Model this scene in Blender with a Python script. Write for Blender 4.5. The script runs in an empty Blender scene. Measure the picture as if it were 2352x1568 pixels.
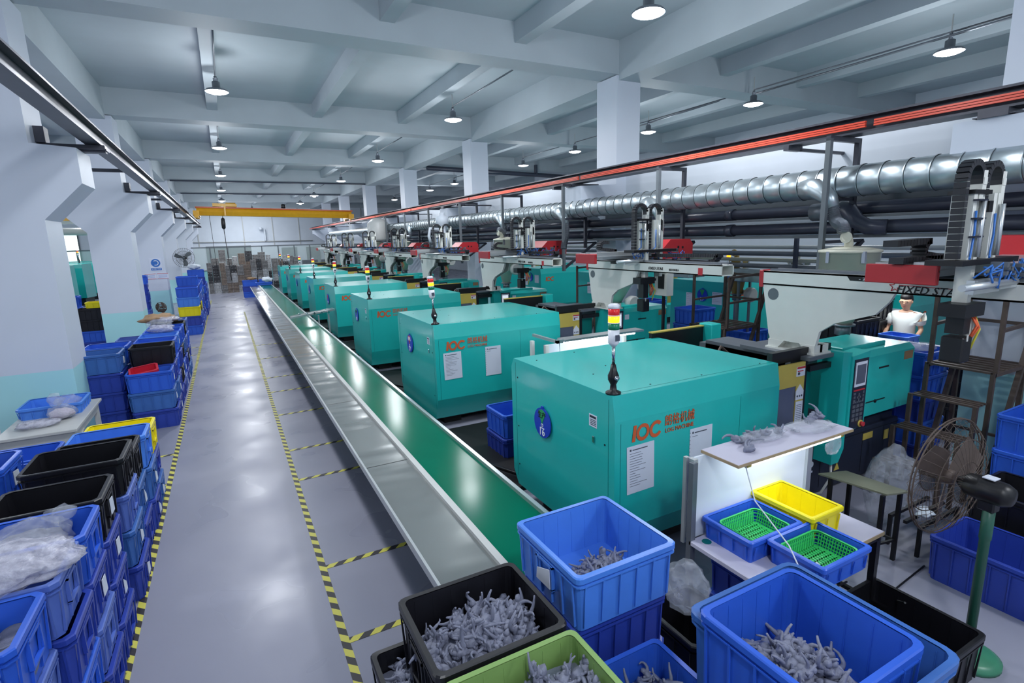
import bpy, bmesh, math, random
from mathutils import Vector, Matrix
R = math.radians
PI = math.pi
rnd = random.Random(7)
C = bpy.context.scene.collection
sc = bpy.context.scene

# ------------------------------------------------------------------ camera, world, exposure
YAW, PIT, ROL, FPX = 0.48336953, 0.19348725, 0.0285886, 1225.4
fw = Vector((math.sin(YAW)*math.cos(PIT), math.cos(YAW)*math.cos(PIT), -math.sin(PIT)))
rt = Vector((math.cos(YAW), -math.sin(YAW), 0)); dn = fw.cross(rt)
r2 = math.cos(ROL)*rt + math.sin(ROL)*dn; d2 = -math.sin(ROL)*rt + math.cos(ROL)*dn
cam = bpy.data.objects.new('camera', bpy.data.cameras.new('camera')); C.objects.link(cam)
cam.matrix_world = Matrix(((r2.x, -d2.x, -fw.x, 0), (r2.y, -d2.y, -fw.y, 0), (r2.z, -d2.z, -fw.z, 3.0), (0, 0, 0, 1)))
cam.data.sensor_width = 36; cam.data.lens = FPX/2352*36; cam.data.clip_start = 0.05; cam.data.clip_end = 300
sc.camera = cam
sc.view_settings.view_transform = 'Standard'; sc.view_settings.look = 'None'
sc.view_settings.gamma = 1; sc.view_settings.use_curve_mapping = False
sc.view_settings.exposure = -0.10
w = bpy.data.worlds.new('world'); sc.world = w; w.use_nodes = True
w.node_tree.nodes['Background'].inputs[0].default_value = (0.80, 0.90, 1.0, 1)
w.node_tree.nodes['Background'].inputs[1].default_value = 1.6
LAMP_W = 105.0; UP_W = 120.0; TUBE_E = 9.0
LAMP_COL = (0.925, 0.955, 1.0)

# ------------------------------------------------------------------ materials
def lin(c): return tuple(((v/255)/12.92 if v/255 <= 0.04045 else ((v/255+0.055)/1.055)**2.4) for v in c)
MT = {}
def mat(name, col, rough=0.5, metal=0.0, emit=0.0, var=0.06, scale=6.0, bump=0.0, bscale=40.0, trans=0.0, alpha=1.0, coat=0.0, spec=0.5, sss=0.0):
    if name in MT: return MT[name]
    m = bpy.data.materials.new(name); m.use_nodes = True
    nt = m.node_tree; N = nt.nodes; L = nt.links; b = N['Principled BSDF']
    c = lin(col)
    b.inputs['Roughness'].default_value = rough; b.inputs['Metallic'].default_value = metal
    b.inputs['Specular IOR Level'].default_value = spec
    b.inputs['Coat Weight'].default_value = coat; b.inputs['Coat Roughness'].default_value = 0.12
    b.inputs['Transmission Weight'].default_value = trans; b.inputs['Alpha'].default_value = alpha
    if emit:
        b.inputs['Emission Color'].default_value = (*c, 1); b.inputs['Emission Strength'].default_value = emit
    tc = N.new('ShaderNodeTexCoord')
    if var:
        n = N.new('ShaderNodeTexNoise'); n.inputs['Scale'].default_value = scale; n.inputs['Detail'].default_value = 4
        L.new(tc.outputs['Object'], n.inputs['Vector'])
        r = N.new('ShaderNodeMapRange'); r.inputs[1].default_value = 0.3; r.inputs[2].default_value = 0.7
        r.inputs[3].default_value = 1-var; r.inputs[4].default_value = 1+var
        L.new(n.outputs['Fac'], r.inputs[0])
        mx = N.new('ShaderNodeVectorMath'); mx.operation = 'SCALE'; mx.inputs[0].default_value = c
        L.new(r.outputs[0], mx.inputs['Scale']); L.new(mx.outputs[0], b.inputs['Base Color'])
    else: b.inputs['Base Color'].default_value = (*c, 1)
    if bump:
        n2 = N.new('ShaderNodeTexNoise'); n2.inputs['Scale'].default_value = bscale
        L.new(tc.outputs['Object'], n2.inputs['Vector'])
        bp = N.new('ShaderNodeBump'); bp.inputs['Strength'].default_value = bump; bp.inputs['Distance'].default_value = 0.01
        L.new(n2.outputs['Fac'], bp.inputs['Height']); L.new(bp.outputs['Normal'], b.inputs['Normal'])
    m.diffuse_color = (*c, 1)
    MT[name] = m; return m

WHITE = mat('white_paint', (214, 222, 232), 0.55, var=0.03, scale=1.5)
CEIL = mat('ceiling_paint', (180, 191, 198), 0.6, var=0.05, scale=0.8)
TEAL = mat('teal_enamel', (30, 186, 180), 0.36, var=0.03, scale=2, coat=0.5)
TEALD = mat('teal_enamel_dark', (6, 120, 116), 0.4, var=0.03)
NAVY = mat('navy_steel', (34, 40, 58), 0.4, var=0.1)
BLACK = mat('black_steel', (20, 20, 24), 0.4, var=0.1)
DARK = mat('dark_void_steel', (14, 14, 17), 0.6, var=0.2)
YEL = mat('yellow_door', (196, 176, 84), 0.4, var=0.03)
YELW = mat('yellow_crate', (238, 222, 20), 0.35, var=0.03)
GREYM = mat('grey_steel', (120, 126, 134), 0.4, 0.5, var=0.06)
LGREY = mat('light_grey', (190, 192, 190), 0.4, var=0.03)
ROBW = mat('robot_white', (222, 224, 218), 0.35, var=0.02)
CHROME = mat('chrome', (200, 205, 210), 0.15, 1.0, var=0.02)
ALU = mat('aluminium', (205, 210, 212), 0.3, 0.7, var=0.03)
RED = mat('red_cover', (176, 44, 50), 0.35, var=0.03)
BEIGE = mat('hopper_beige', (196, 196, 180), 0.4, var=0.04)
CHAIN = mat('chain_black', (34, 36, 42), 0.5, var=0.15)
PVC = mat('dark_pvc', (62, 67, 82), 0.3, var=0.1, scale=2)
GALV = mat('galvanised', (178, 190, 196), 0.33, 0.75, var=0.12, scale=5, bump=0.05, bscale=12)
RAILM = mat('rail_steel', (66, 68, 78), 0.35, 0.3, var=0.1)
ORANGE = mat('orange_bar', (238, 84, 58), 0.3, var=0.03)
LOGO = mat('logo_orange', (208, 92, 48), 0.5, var=0.02)
BADGE = mat('badge_blue', (28, 62, 190), 0.35, var=0.02)
BGREEN = mat('badge_green', (40, 160, 96), 0.4, var=0.0)
BRED = mat('badge_red', (190, 40, 60), 0.4, var=0.0)
PAPER = mat('paper', (214, 220, 234), 0.7, var=0.02)
INK = mat('ink', (70, 76, 92), 0.7, var=0.0)
INKB = mat('ink_black', (16, 16, 20), 0.6, var=0.0)
INKR = mat('ink_red', (190, 46, 56), 0.6, var=0.0)
INKW = mat('ink_white', (240, 244, 250), 0.6, var=0.0)
RUST = mat('brown_steel', (84, 72, 66), 0.55, 0.2, var=0.15, scale=12)
BEIGEW = mat('wood_edge', (168, 148, 116), 0.6, var=0.1)
LAMIN = mat('laminate', (196, 194, 212), 0.35, var=0.03)
GREENP = mat('green_basket', (60, 196, 104), 0.35, var=0.03)
FANG = mat('fan_green', (42, 92, 76), 0.4, var=0.08)
FANB = mat('fan_green_base', (58, 128, 98), 0.35, var=0.08)
CRANEY = mat('crane_yellow', (216, 160, 24), 0.35, var=0.05)
CRANEO = mat('crane_orange', (196, 88, 40), 0.4, var=0.05)
SKIN = mat('skin', (206, 160, 132), 0.5, var=0.03)
HAIR = mat('hair', (22, 18, 20), 0.5, var=0.1)
SHIRT = mat('shirt', (236, 238, 232), 0.7, var=0.02)
DENIM = mat('trousers', (40, 44, 58), 0.7, var=0.1)
TOYG = mat('toy_grey', (122, 126, 146), 0.55, var=0.12, scale=30, bump=0.25, bscale=120)
CARD = mat('cardboard', (150, 120, 88), 0.7, var=0.1)
PELLET = mat('pellets', (206, 196, 214), 0.6, var=0.15, scale=120, bump=0.8, bscale=160)
TILEB = mat('blue_tube', (48, 110, 190), 0.4, var=0.0)
ORT = mat('orange_tube', (236, 104, 62), 0.4, var=0.0)
YET = mat('yellow_tube', (216, 206, 70), 0.4, var=0.0)
LAMPE = mat('lamp_glow', (244, 249, 255), 0.4, emit=22.0, var=0)
TUBEE = mat('tube_glow', (235, 245, 255), 0.4, emit=TUBE_E, var=0)
SCREEN = mat('screen', (92, 98, 116), 0.15, var=0.02)
SCREENL = mat('screen_lit', (214, 220, 230), 0.3, emit=0.9, var=0)
TRED = mat('tower_red', (214, 40, 44), 0.3, var=0, emit=0.25)
TAMB = mat('tower_amber', (255, 150, 20), 0.3, var=0, emit=3.0)
TGRN = mat('tower_green', (20, 130, 96), 0.3, var=0)
TWHT = mat('tower_white', (232, 236, 242), 0.3, var=0)
GLASS = mat('partition_glass', (196, 214, 210), 0.08, var=0, alpha=0.28)
STEELM = mat('mold_steel', (122, 120, 120), 0.45, 0.3, var=0.35, scale=9)
STEELM2 = mat('mold_steel_light', (170, 170, 172), 0.4, 0.3, var=0.35, scale=14)
STEELM3 = mat('mold_steel_dark', (58, 58, 62), 0.5, 0.3, var=0.3, scale=8)
STEELM4 = mat('mold_steel_brown', (124, 110, 100), 0.5, 0.3, var=0.35, scale=8)
TEALW = mat('teal_wall', (142, 204, 206), 0.5, var=0.02)
SKYG = mat('daylight_pane', (232, 244, 240), 0.4, emit=2.2, var=0.25, scale=0.9)
GREYD = mat('grey_panel', (96, 104, 110), 0.5, var=0.06)
OLIVE = mat('olive_board', (116, 118, 100), 0.5, var=0.05)

def mat_two_tone(name, top, low, z):
    m = bpy.data.materials.new(name); m.use_nodes = True; nt = m.node_tree; N = nt.nodes; L = nt.links
    b = N['Principled BSDF']; b.inputs['Roughness'].default_value = 0.45
    g = N.new('ShaderNodeTexCoord'); s = N.new('ShaderNodeSeparateXYZ'); L.new(g.outputs['Object'], s.inputs[0])
    c = N.new('ShaderNodeMath'); c.operation = 'LESS_THAN'; c.inputs[1].default_value = z; L.new(s.outputs['Z'], c.inputs[0])
    x = N.new('ShaderNodeMix'); x.data_type = 'RGBA'; x.inputs[6].default_value = (*lin(top), 1); x.inputs[7].default_value = (*lin(low), 1)
    L.new(c.outputs[0], x.inputs[0])
    n = N.new('ShaderNodeTexNoise'); n.inputs['Scale'].default_value = 1.3; L.new(g.outputs['Object'], n.inputs['Vector'])
    r = N.new('ShaderNodeMapRange'); r.inputs[3].default_value = 0.95; r.inputs[4].default_value = 1.03; L.new(n.outputs['Fac'], r.inputs[0])
    v = N.new('ShaderNodeVectorMath'); v.operation = 'SCALE'; L.new(x.outputs[2], v.inputs[0]); L.new(r.outputs[0], v.inputs['Scale'])
    L.new(v.outputs[0], b.inputs['Base Color']); return m
PILLAR = mat_two_tone('pillar_paint', (208, 216, 229), (172, 226, 230), 1.25)

def mat_floor():
    m = bpy.data.materials.new('floor_epoxy'); m.use_nodes = True; nt = m.node_tree; N = nt.nodes; L = nt.links
    b = N['Principled BSDF']; b.inputs['Specular IOR Level'].default_value = 0.3; g = N.new('ShaderNodeTexCoord')
    n = N.new('ShaderNodeTexNoise'); n.inputs['Scale'].default_value = 0.35; n.inputs['Detail'].default_value = 6; L.new(g.outputs['Object'], n.inputs['Vector'])
    cr = N.new('ShaderNodeValToRGB'); cr.color_ramp.elements[0].position = 0.3; cr.color_ramp.elements[1].position = 0.75
    cr.color_ramp.elements[0].color = (*lin((138, 140, 156)), 1); cr.color_ramp.elements[1].color = (*lin((148, 150, 166)), 1)
    L.new(n.outputs['Fac'], cr.inputs[0])
    n3 = N.new('ShaderNodeTexNoise'); n3.inputs['Scale'].default_value = 22; n3.inputs['Detail'].default_value = 8; n3.inputs['Roughness'].default_value = 0.7
    L.new(g.outputs['Object'], n3.inputs['Vector'])
    c3 = N.new('ShaderNodeValToRGB'); c3.color_ramp.elements[0].position = 0.28; c3.color_ramp.elements[0].color = (0.75, 0.75, 0.75, 1)
    c3.color_ramp.elements[1].position = 0.38; c3.color_ramp.elements[1].color = (1, 1, 1, 1); L.new(n3.outputs['Fac'], c3.inputs[0])
    v = N.new('ShaderNodeMix'); v.data_type = 'RGBA'; v.blend_type = 'MULTIPLY'; v.inputs[0].default_value = 0.02
    L.new(cr.outputs[0], v.inputs[6]); L.new(c3.outputs[0], v.inputs[7]); L.new(cr.outputs[0], b.inputs['Base Color'])
    n4 = N.new('ShaderNodeTexNoise'); n4.inputs['Scale'].default_value = 1.2; n4.inputs['Detail'].default_value = 2; L.new(g.outputs['Object'], n4.inputs['Vector'])
    r = N.new('ShaderNodeMapRange'); r.inputs[1].default_value = 0.35; r.inputs[2].default_value = 0.7; r.inputs[3].default_value = 0.25; r.inputs[4].default_value = 0.44
    L.new(n4.outputs['Fac'], r.inputs[0]); L.new(r.outputs[0], b.inputs['Roughness'])
    bp = N.new('ShaderNodeBump'); bp.inputs['Strength'].default_value = 0.03; bp.inputs['Distance'].default_value = 0.02
    n5 = N.new('ShaderNodeTexNoise'); n5.inputs['Scale'].default_value = 9; L.new(g.outputs['Object'], n5.inputs['Vector'])
    L.new(n5.outputs['Fac'], bp.inputs['Height']); L.new(bp.outputs['Normal'], b.inputs['Normal'])
    return m
FLOORM = mat_floor()

def mat_tape(name, ax):
    m = bpy.data.materials.new(name); m.use_nodes = True; nt = m.node_tree; N = nt.nodes; L = nt.links
    b = N['Principled BSDF']; b.inputs['Roughness'].default_value = 0.5
    g = N.new('ShaderNodeTexCoord'); s = N.new('ShaderNodeSeparateXYZ'); L.new(g.outputs['Object'], s.inputs[0])
    a = N.new('ShaderNodeMath'); a.operation = 'ADD' ; L.new(s.outputs['X'], a.inputs[0]); L.new(s.outputs['Y'], a.inputs[1])
    if ax == 'x': a.operation = 'SUBTRACT'
    k = N.new('ShaderNodeMath'); k.operation = 'MULTIPLY'; k.inputs[1].default_value = 1/0.17; L.new(a.outputs[0], k.inputs[0])
    f = N.new('ShaderNodeMath'); f.operation = 'FRACT'; L.new(k.outputs[0], f.inputs[0])
    c = N.new('ShaderNodeMath'); c.operation = 'GREATER_THAN'; c.inputs[1].default_value = 0.5; L.new(f.outputs[0], c.inputs[0])
    x = N.new('ShaderNodeMix'); x.data_type = 'RGBA'; x.inputs[6].default_value = (*lin((206, 200, 84)), 1); x.inputs[7].default_value = (*lin((44, 42, 46)), 1)
    L.new(c.outputs[0], x.inputs[0]); L.new(x.outputs[2], b.inputs['Base Color']); return m
TAPEY = mat_tape('hazard_tape_long', 'y'); TAPEX = mat_tape('hazard_tape_cross', 'x')

def mat_tray():
    m = bpy.data.materials.new('stainless_tray'); m.use_nodes = True; nt = m.node_tree; N = nt.nodes; L = nt.links
    b = N['Principled BSDF']; b.inputs['Metallic'].default_value = 0.6; b.inputs['Roughness'].default_value = 0.14
    b.inputs['Base Color'].default_value = (*lin((158, 162, 160)), 1)
    g = N.new('ShaderNodeTexCoord'); mp = N.new('ShaderNodeMapping'); mp.inputs['Scale'].default_value = (0.9, 2.4, 1); L.new(g.outputs['Object'], mp.inputs[0])
    n = N.new('ShaderNodeTexNoise'); n.inputs['Scale'].default_value = 1.1; n.inputs['Detail'].default_value = 1.0; L.new(mp.outputs[0], n.inputs['Vector'])
    bp = N.new('ShaderNodeBump'); bp.inputs['Strength'].default_value = 0.6; bp.inputs['Distance'].default_value = 0.03
    L.new(n.outputs['Fac'], bp.inputs['Height']); L.new(bp.outputs['Normal'], b.inputs['Normal']); return m
TRAYM = mat_tray()
BELT = mat('green_belt', (4, 106, 82), 0.15, var=0.04, scale=2, bump=0.02, bscale=3, spec=0.03)

def mat_plastic(name, col, op=0.35):
    m = bpy.data.materials.new(name); m.use_nodes = True; nt = m.node_tree; N = nt.nodes; L = nt.links
    b = N['Principled BSDF']; b.inputs['Roughness'].default_value = 0.18
    g = N.new('ShaderNodeTexCoord'); n = N.new('ShaderNodeTexNoise'); n.inputs['Scale'].default_value = 14; n.inputs['Detail'].default_value = 5
    L.new(g.outputs['Object'], n.inputs['Vector'])
    b.inputs['Base Color'].default_value = (*lin(col), 1)
    r = N.new('ShaderNodeMapRange'); r.inputs[1].default_value = 0.35; r.inputs[2].default_value = 0.7; r.inputs[3].default_value = op*0.6; r.inputs[4].default_value = min(1, op*1.5)
    L.new(n.outputs['Fac'], r.inputs[0]); L.new(r.outputs[0], b.inputs['Alpha'])
    bp = N.new('ShaderNodeBump'); bp.inputs['Strength'].default_value = 1.0; bp.inputs['Distance'].default_value = 0.03
    L.new(n.outputs['Fac'], bp.inputs['Height']); L.new(bp.outputs['Normal'], b.inputs['Normal']); return m
BAG = mat_plastic('clear_bag', (206, 212, 224), 0.26); BAGP = mat_plastic('milky_bag', (206, 206, 222), 0.55)

CR = {  # crate colours
 'blue': mat('crate_blue', (46, 96, 208), 0.36, var=0.05, scale=5),
 'light': mat('crate_light_blue', (76, 134, 228), 0.35, var=0.05, scale=5),
 'grey': mat('crate_faded_blue', (86, 112, 190), 0.4, var=0.08, scale=5),
 'steel': mat('crate_steel_blue', (58, 104, 176), 0.4, var=0.1, scale=5),
 'deep': mat('crate_deep_blue', (42, 66, 164), 0.38, var=0.08, scale=5),
 'black': mat('crate_black', (22, 22, 28), 0.38, var=0.12, scale=5),
 'yellow': YELW, 'green': mat('crate_olive_green', (128, 164, 92), 0.4, var=0.04),
 'red': mat('crate_red', (200, 40, 62), 0.35, var=0.04), 'tan': mat('crate_tan', (176, 148, 84), 0.5, var=0.05)}
CNAME = {'blue': 'blue', 'light': 'light blue', 'grey': 'faded grey-blue', 'steel': 'steel-blue', 'deep': 'dark blue', 'black': 'black',
         'yellow': 'yellow', 'green': 'olive-green', 'red': 'red', 'tan': 'tan'}

# ------------------------------------------------------------------ mesh helpers
class MB:
    def __init__(s): s.bm = bmesh.new(); s.M = Matrix()
    def v(s, p): return s.bm.verts.new(s.M @ Vector(p))
    def f(s, vs):
        try: return s.bm.faces.new(vs)
        except ValueError: return None
    def box(s, a, b, bev=0.0):
        x0, y0, z0 = [min(a[i], b[i]) for i in range(3)]; x1, y1, z1 = [max(a[i], b[i]) for i in range(3)]
        vs = [s.v(p) for p in ((x0,y0,z0),(x1,y0,z0),(x1,y1,z0),(x0,y1,z0),(x0,y0,z1),(x1,y0,z1),(x1,y1,z1),(x0,y1,z1))]
        fs = [s.f([vs[i] for i in q]) for q in ((3,2,1,0),(4,5,6,7),(0,1,5,4),(1,2,6,5),(2,3,7,6),(3,0,4,7))]
        if bev:
            es = list({e for f in fs for e in f.edges})
            bmesh.ops.bevel(s.bm, geom=es, offset=bev, segments=1, affect='EDGES', profile=0.5)
        return s
    def prism(s, pts, plane, a, b):
        def P(u, v, t): return {'xz': (u, t, v), 'yz': (t, u, v), 'xy': (u, v, t)}[plane]
        A = [s.v(P(u, v, a)) for u, v in pts]; B = [s.v(P(u, v, b)) for u, v in pts]; n = len(pts)
        s.f(A); s.f(B[::-1])
        for i in range(n): s.f([A[i], B[i], B[(i+1) % n], A[(i+1) % n]])
        return s
    def bar(s, p, q, wx=0.04, wy=None):
        wy = wy or wx; p = Vector(p); q = Vector(q); d = (q-p).normalized()
        up = Vector((0, 0, 1)) if abs(d.z) < 0.95 else Vector((0, 1, 0))
        a = d.cross(up).normalized()*wx/2; b = d.cross(a).normalized()*wy/2
        A = [s.v(p+a+b), s.v(p-a+b), s.v(p-a-b), s.v(p+a-b)]; B = [s.v(q+a+b), s.v(q-a+b), s.v(q-a-b), s.v(q+a-b)]
        s.f(A[::-1]); s.f(B)
        for i in range(4): s.f([A[i], A[(i+1) % 4], B[(i+1) % 4], B[i]])
        return s
    def tube(s, pts, r, n=8, cap=True, smooth=True):
        pts = [Vector(p) for p in pts]; rs = r if isinstance(r, (list, tuple)) else [r]*len(pts)
        rings = []; prev = None
        for i, p in enumerate(pts):
            d = (pts[min(i+1, len(pts)-1)] - pts[max(i-1, 0)])
            d = d.normalized() if d.length > 1e-9 else Vector((0, 0, 1))
            if prev is None:
                up = Vector((0, 0, 1)) if abs(d.z) < 0.9 else Vector((1, 0, 0)); a = d.cross(up).normalized()
            else:
                a = (prev - d*prev.dot(d)); a = a.normalized() if a.length > 1e-6 else d.orthogonal().normalized()
            prev = a; b = d.cross(a)
            rings.append([s.v(p + rs[i]*(math.cos(2*PI*k/n)*a + math.sin(2*PI*k/n)*b)) for k in range(n)])
        for i in range(len(rings)-1):
            for k in range(n):
                f = s.f([rings[i][k], rings[i][(k+1) % n], rings[i+1][(k+1) % n], rings[i+1][k]])
                if f and smooth: f.smooth = True
        if cap: s.f(rings[0][::-1]); s.f(rings[-1])
        return s
    def lathe(s, prof, n=16, c=(0, 0, 0), ax='z', cap=True, smooth=True):
        rings = []
        for r, h in prof:
            ring = []
            for k in range(n):
                a = 2*PI*k/n; u, v = r*math.cos(a), r*math.sin(a)
                p = {'z': (u, v, h), 'x': (h, u, v), 'y': (v, h, u)}[ax]
                ring.append(s.v((p[0]+c[0], p[1]+c[1], p[2]+c[2])))
            rings.append(ring)
        for i in range(len(rings)-1):
            for k in range(n):
                f = s.f([rings[i][k], rings[i][(k+1) % n], rings[i+1][(k+1) % n], rings[i+1][k]])
                if f and smooth: f.smooth = True
        if cap: s.f(rings[0][::-1]); s.f(rings[-1])
        return s
    def quad(s, p): s.f([s.v(q) for q in p]); return s
    def mesh(s, name):
        me = bpy.data.meshes.new(name); bmesh.ops.recalc_face_normals(s.bm, faces=s.bm.faces); s.bm.to_mesh(me); s.bm.free(); return me

CACHE = {}
def part(name, parent, m, fn, key=None, loc=None, label=None, stuff=False, rot=None):
    k = (key, m.name) if key is not None else None
    if k is not None and k in CACHE: me = CACHE[k]
    else:
        b = MB(); r = fn(b); me = (r if r is not None and not isinstance(r, MB) else b).mesh(name)
        me.materials.append(m)
        if k is not None: CACHE[k] = me
    o = bpy.data.objects.new(name, me); C.objects.link(o)
    if parent is not None: o.parent = parent
    if loc: o.location = loc
    if rot: o.rotation_euler = rot
    if label: o['label'] = label
    if stuff: o['kind'] = 'stuff'
    return o
def thing(name, label, cat, loc=(0, 0, 0), rz=0, group=None):
    o = bpy.data.objects.new(name, None); C.objects.link(o); o.empty_display_size = 0.1
    o.location = loc; o.rotation_euler = (0, 0, rz); o['label'] = label; o['category'] = cat
    if group: o['group'] = group
    return o
def tag(o, label, cat, group=None):
    o['label'] = label; o['category'] = cat
    if group: o['group'] = group
    return o
def struct(name, m, fn, label, parent=None, loc=None, key=None):
    o = part(name, parent, m, fn, key=key, loc=loc)
    if parent is None: o['kind'] = 'structure'
    if label: o['label'] = label
    return o
def frame(face):   # local x,y,z of flat print -> world directions
    return {'-X': Matrix(((0, 0, -1), (-1, 0, 0), (0, 1, 0))), '-Y': Matrix(((1, 0, 0), (0, 0, -1), (0, 1, 0))),
            '+X': Matrix(((0, 0, 1), (1, 0, 0), (0, 1, 0))), 'Z': Matrix(((1, 0, 0), (0, 1, 0), (0, 0, 1)))}[face].to_4x4()
TXT = {}
def text(s, size, parent, loc, face, m, name='lettering', ext=0.002, sx=1.0, shear=0.0, label=None):
    k = (s, size, m.name, ext, shear)
    if k not in TXT:
        cu = bpy.data.curves.new('t', 'FONT'); cu.body = s; cu.size = size; cu.extrude = ext; cu.align_x = 'CENTER'; cu.align_y = 'CENTER'
        cu.shear = shear; cu.resolution_u = 2
        o = bpy.data.objects.new('t', cu); C.objects.link(o)
        bpy.context.view_layer.update()
        me = bpy.data.meshes.new_from_object(o.evaluated_get(bpy.context.evaluated_depsgraph_get()))
        bpy.data.objects.remove(o); me.materials.clear(); me.materials.append(m); TXT[k] = me
    o = bpy.data.objects.new(name, TXT[k]); C.objects.link(o); o.parent = parent
    o.matrix_local = Matrix.Translation(loc) @ frame(face) @ Matrix.Diagonal((sx, 1, 1, 1))
    if label: o['label'] = label
    return o
def ringpts(Lx, Ly, r, z, seg=3):
    out = []
    for cx, cy, a0 in ((Lx/2-r, Ly/2-r, 0), (-Lx/2+r, Ly/2-r, 90), (-Lx/2+r, -Ly/2+r, 180), (Lx/2-r, -Ly/2+r, 270)):
        for k in range(seg+1):
            a = R(a0+90*k/seg); out.append((cx+r*math.cos(a), cy+r*math.sin(a), z))
    return out
def loft(b, rings, close=False):
    vs = [[b.v(p) for p in r] for r in rings]; n = len(vs[0])
    for i in range(len(vs)-1):
        for k in range(n):
            b.f([vs[i][k], vs[i][(k+1) % n], vs[i+1][(k+1) % n], vs[i+1][k]])
    return vs

# ------------------------------------------------------------------ room shell
PY = [1.95+8.0*i for i in range(7)]     # pillar rows
XL, XR, YE, ZS = -2.2, 8.0, 58.0, 7.1
XW0, XW1 = -13.0, 20.0
fl = struct('floor', FLOORM, lambda b: b.box((XW0, -3, -0.2), (XW1, YE+0.3, 0)), 'grey glossy epoxy floor')
struct('ceiling', CEIL, lambda b: b.box((XW0, -3, ZS), (XW1, YE+0.3, ZS+0.2)), 'painted concrete slab ceiling')
ceil = bpy.data.objects['ceiling']
for y in PY + [PY[-1]+8]:
    part('ceiling_beam', ceil, CEIL, lambda b: b.box((XW0, 0, 6.42), (XW1, 0.62, ZS)), key='cb', loc=(0, y, 0))
for x in (-8.6, -5.4, 0.15, 2.95, 5.6, 11.3, 14.2, 17):
    part('ceiling_rib', ceil, CEIL, lambda b: b.box((-0.13, -3, 6.72), (0.13, YE, ZS)), key='cr', loc=(x, 0, 0))
for x in (XL-0.45, XR+0.35):
    part('ceiling_girder', ceil, CEIL, lambda b: b.box((-0.3, -3, 6.3), (0.3, YE, ZS)), key='cg', loc=(x, 0, 0))
# end wall, side walls
struct('wall_back', WHITE, lambda b: b.box((XW0, YE, 0), (XW1, YE+0.3, ZS)), 'pale end wall')
wb = bpy.data.objects['wall_back']
for x in (-6, -2, 1.8, 4.4, 6.8, 9.6, 13):
    part('wall_seam', wb, LGREY, lambda b: b.box((-0.04, YE-0.05, 2.9), (0.04, YE, 6.4)), key='ws', loc=(x, 0, 0))
for x0, x1, z0, z1 in ((-1.5, 2.3, 0, 2.9), (5.0, 6.4, 0, 2.6), (7.3, 8.6, 0, 2.6)):
    part('wall_panel', wb, GREYD, lambda b, q=(x0, x1, z0, z1): b.box((q[0], YE-0.06, q[2]), (q[1], YE, q[3])), label='dark grey roller door behind the glass screen')
part('wall_conduit', wb, LGREY, lambda b: b.tube([(-3, YE-0.1, 3.3), (8, YE-0.1, 3.2)], 0.05, 6))
cm = part('wall_camera', wb, WHITE, lambda b: (b.box((3.55, YE-0.3, 3.3), (3.7, YE-0.02, 4.4)), b.lathe([(0.01, 0), (0.16, 0.05), (0.16, 0.5), (0.1, 0.55)], 8, (3.3, YE-0.7, 4.45), 'y'))[0], label='small white security camera on its bracket')
# left outer wall with windows
def leftwall(b):
    for y0, y1 in ((-3, 4), (10, 16), (22, 28), (34, 40), (46, 49), (56, YE)): b.box((XW0-0.2, y0, 0), (XW0, y1, ZS))
    for y0, y1 in ((4, 10), (16, 22), (28, 34), (40, 46), (49, 56)): b.box((XW0-0.2, y0, 0), (XW0, y1, 1.2)); b.box((XW0-0.2, y0, 5.2), (XW0, y1, ZS))
struct('wall_left', WHITE, leftwall, 'outer wall of the neighbouring bay')
for i, (y0, y1) in enumerate(((4, 10), (16, 22), (28, 34), (40, 46), (49, 56))):
    wn = struct('window_%d' % (i+1), LGREY, lambda b, y0=y0, y1=y1: [b.box((XW0-0.14, y, 1.2), (XW0-0.04, y+0.08, 5.2)) for y in (y0, (y0+y1)/2, y1-0.08)] and b, 'tall window in the outer wall')
    part('window_pane', wn, GLASS, lambda b, y0=y0, y1=y1: b.box((XW0-0.1, y0, 1.2), (XW0-0.09, y1, 5.2)))
# bright window in the end wall of the left bay
wn = struct('window_6', GREYD, lambda b: [b.box(p, q) for p, q in (((-12.9, YE-0.1, 0.6), (-12.8, YE-0.02, 4.6)), ((-10.9, YE-0.1, 0.6), (-10.8, YE-0.02, 4.6)), ((-12.9, YE-0.1, 4.5), (-10.8, YE-0.02, 4.6)))] and b, 'bright daylight window at the end of the left bay')
part('window_pane', wn, SKYG, lambda b: b.box((-12.8, YE-0.06, 0.6), (-10.9, YE-0.03, 4.5)), label='daylight and foliage seen through the pane')
struct('wall_right', WHITE, lambda b: b.box((XW1, -3, 0), (XW1+0.2, YE, ZS)), 'outer wall of the right bay')
struct('wall_front', WHITE, lambda b: b.box((XW0, -3.2, 0), (XW1, -3, ZS)), 'wall behind the viewpoint')

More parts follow.
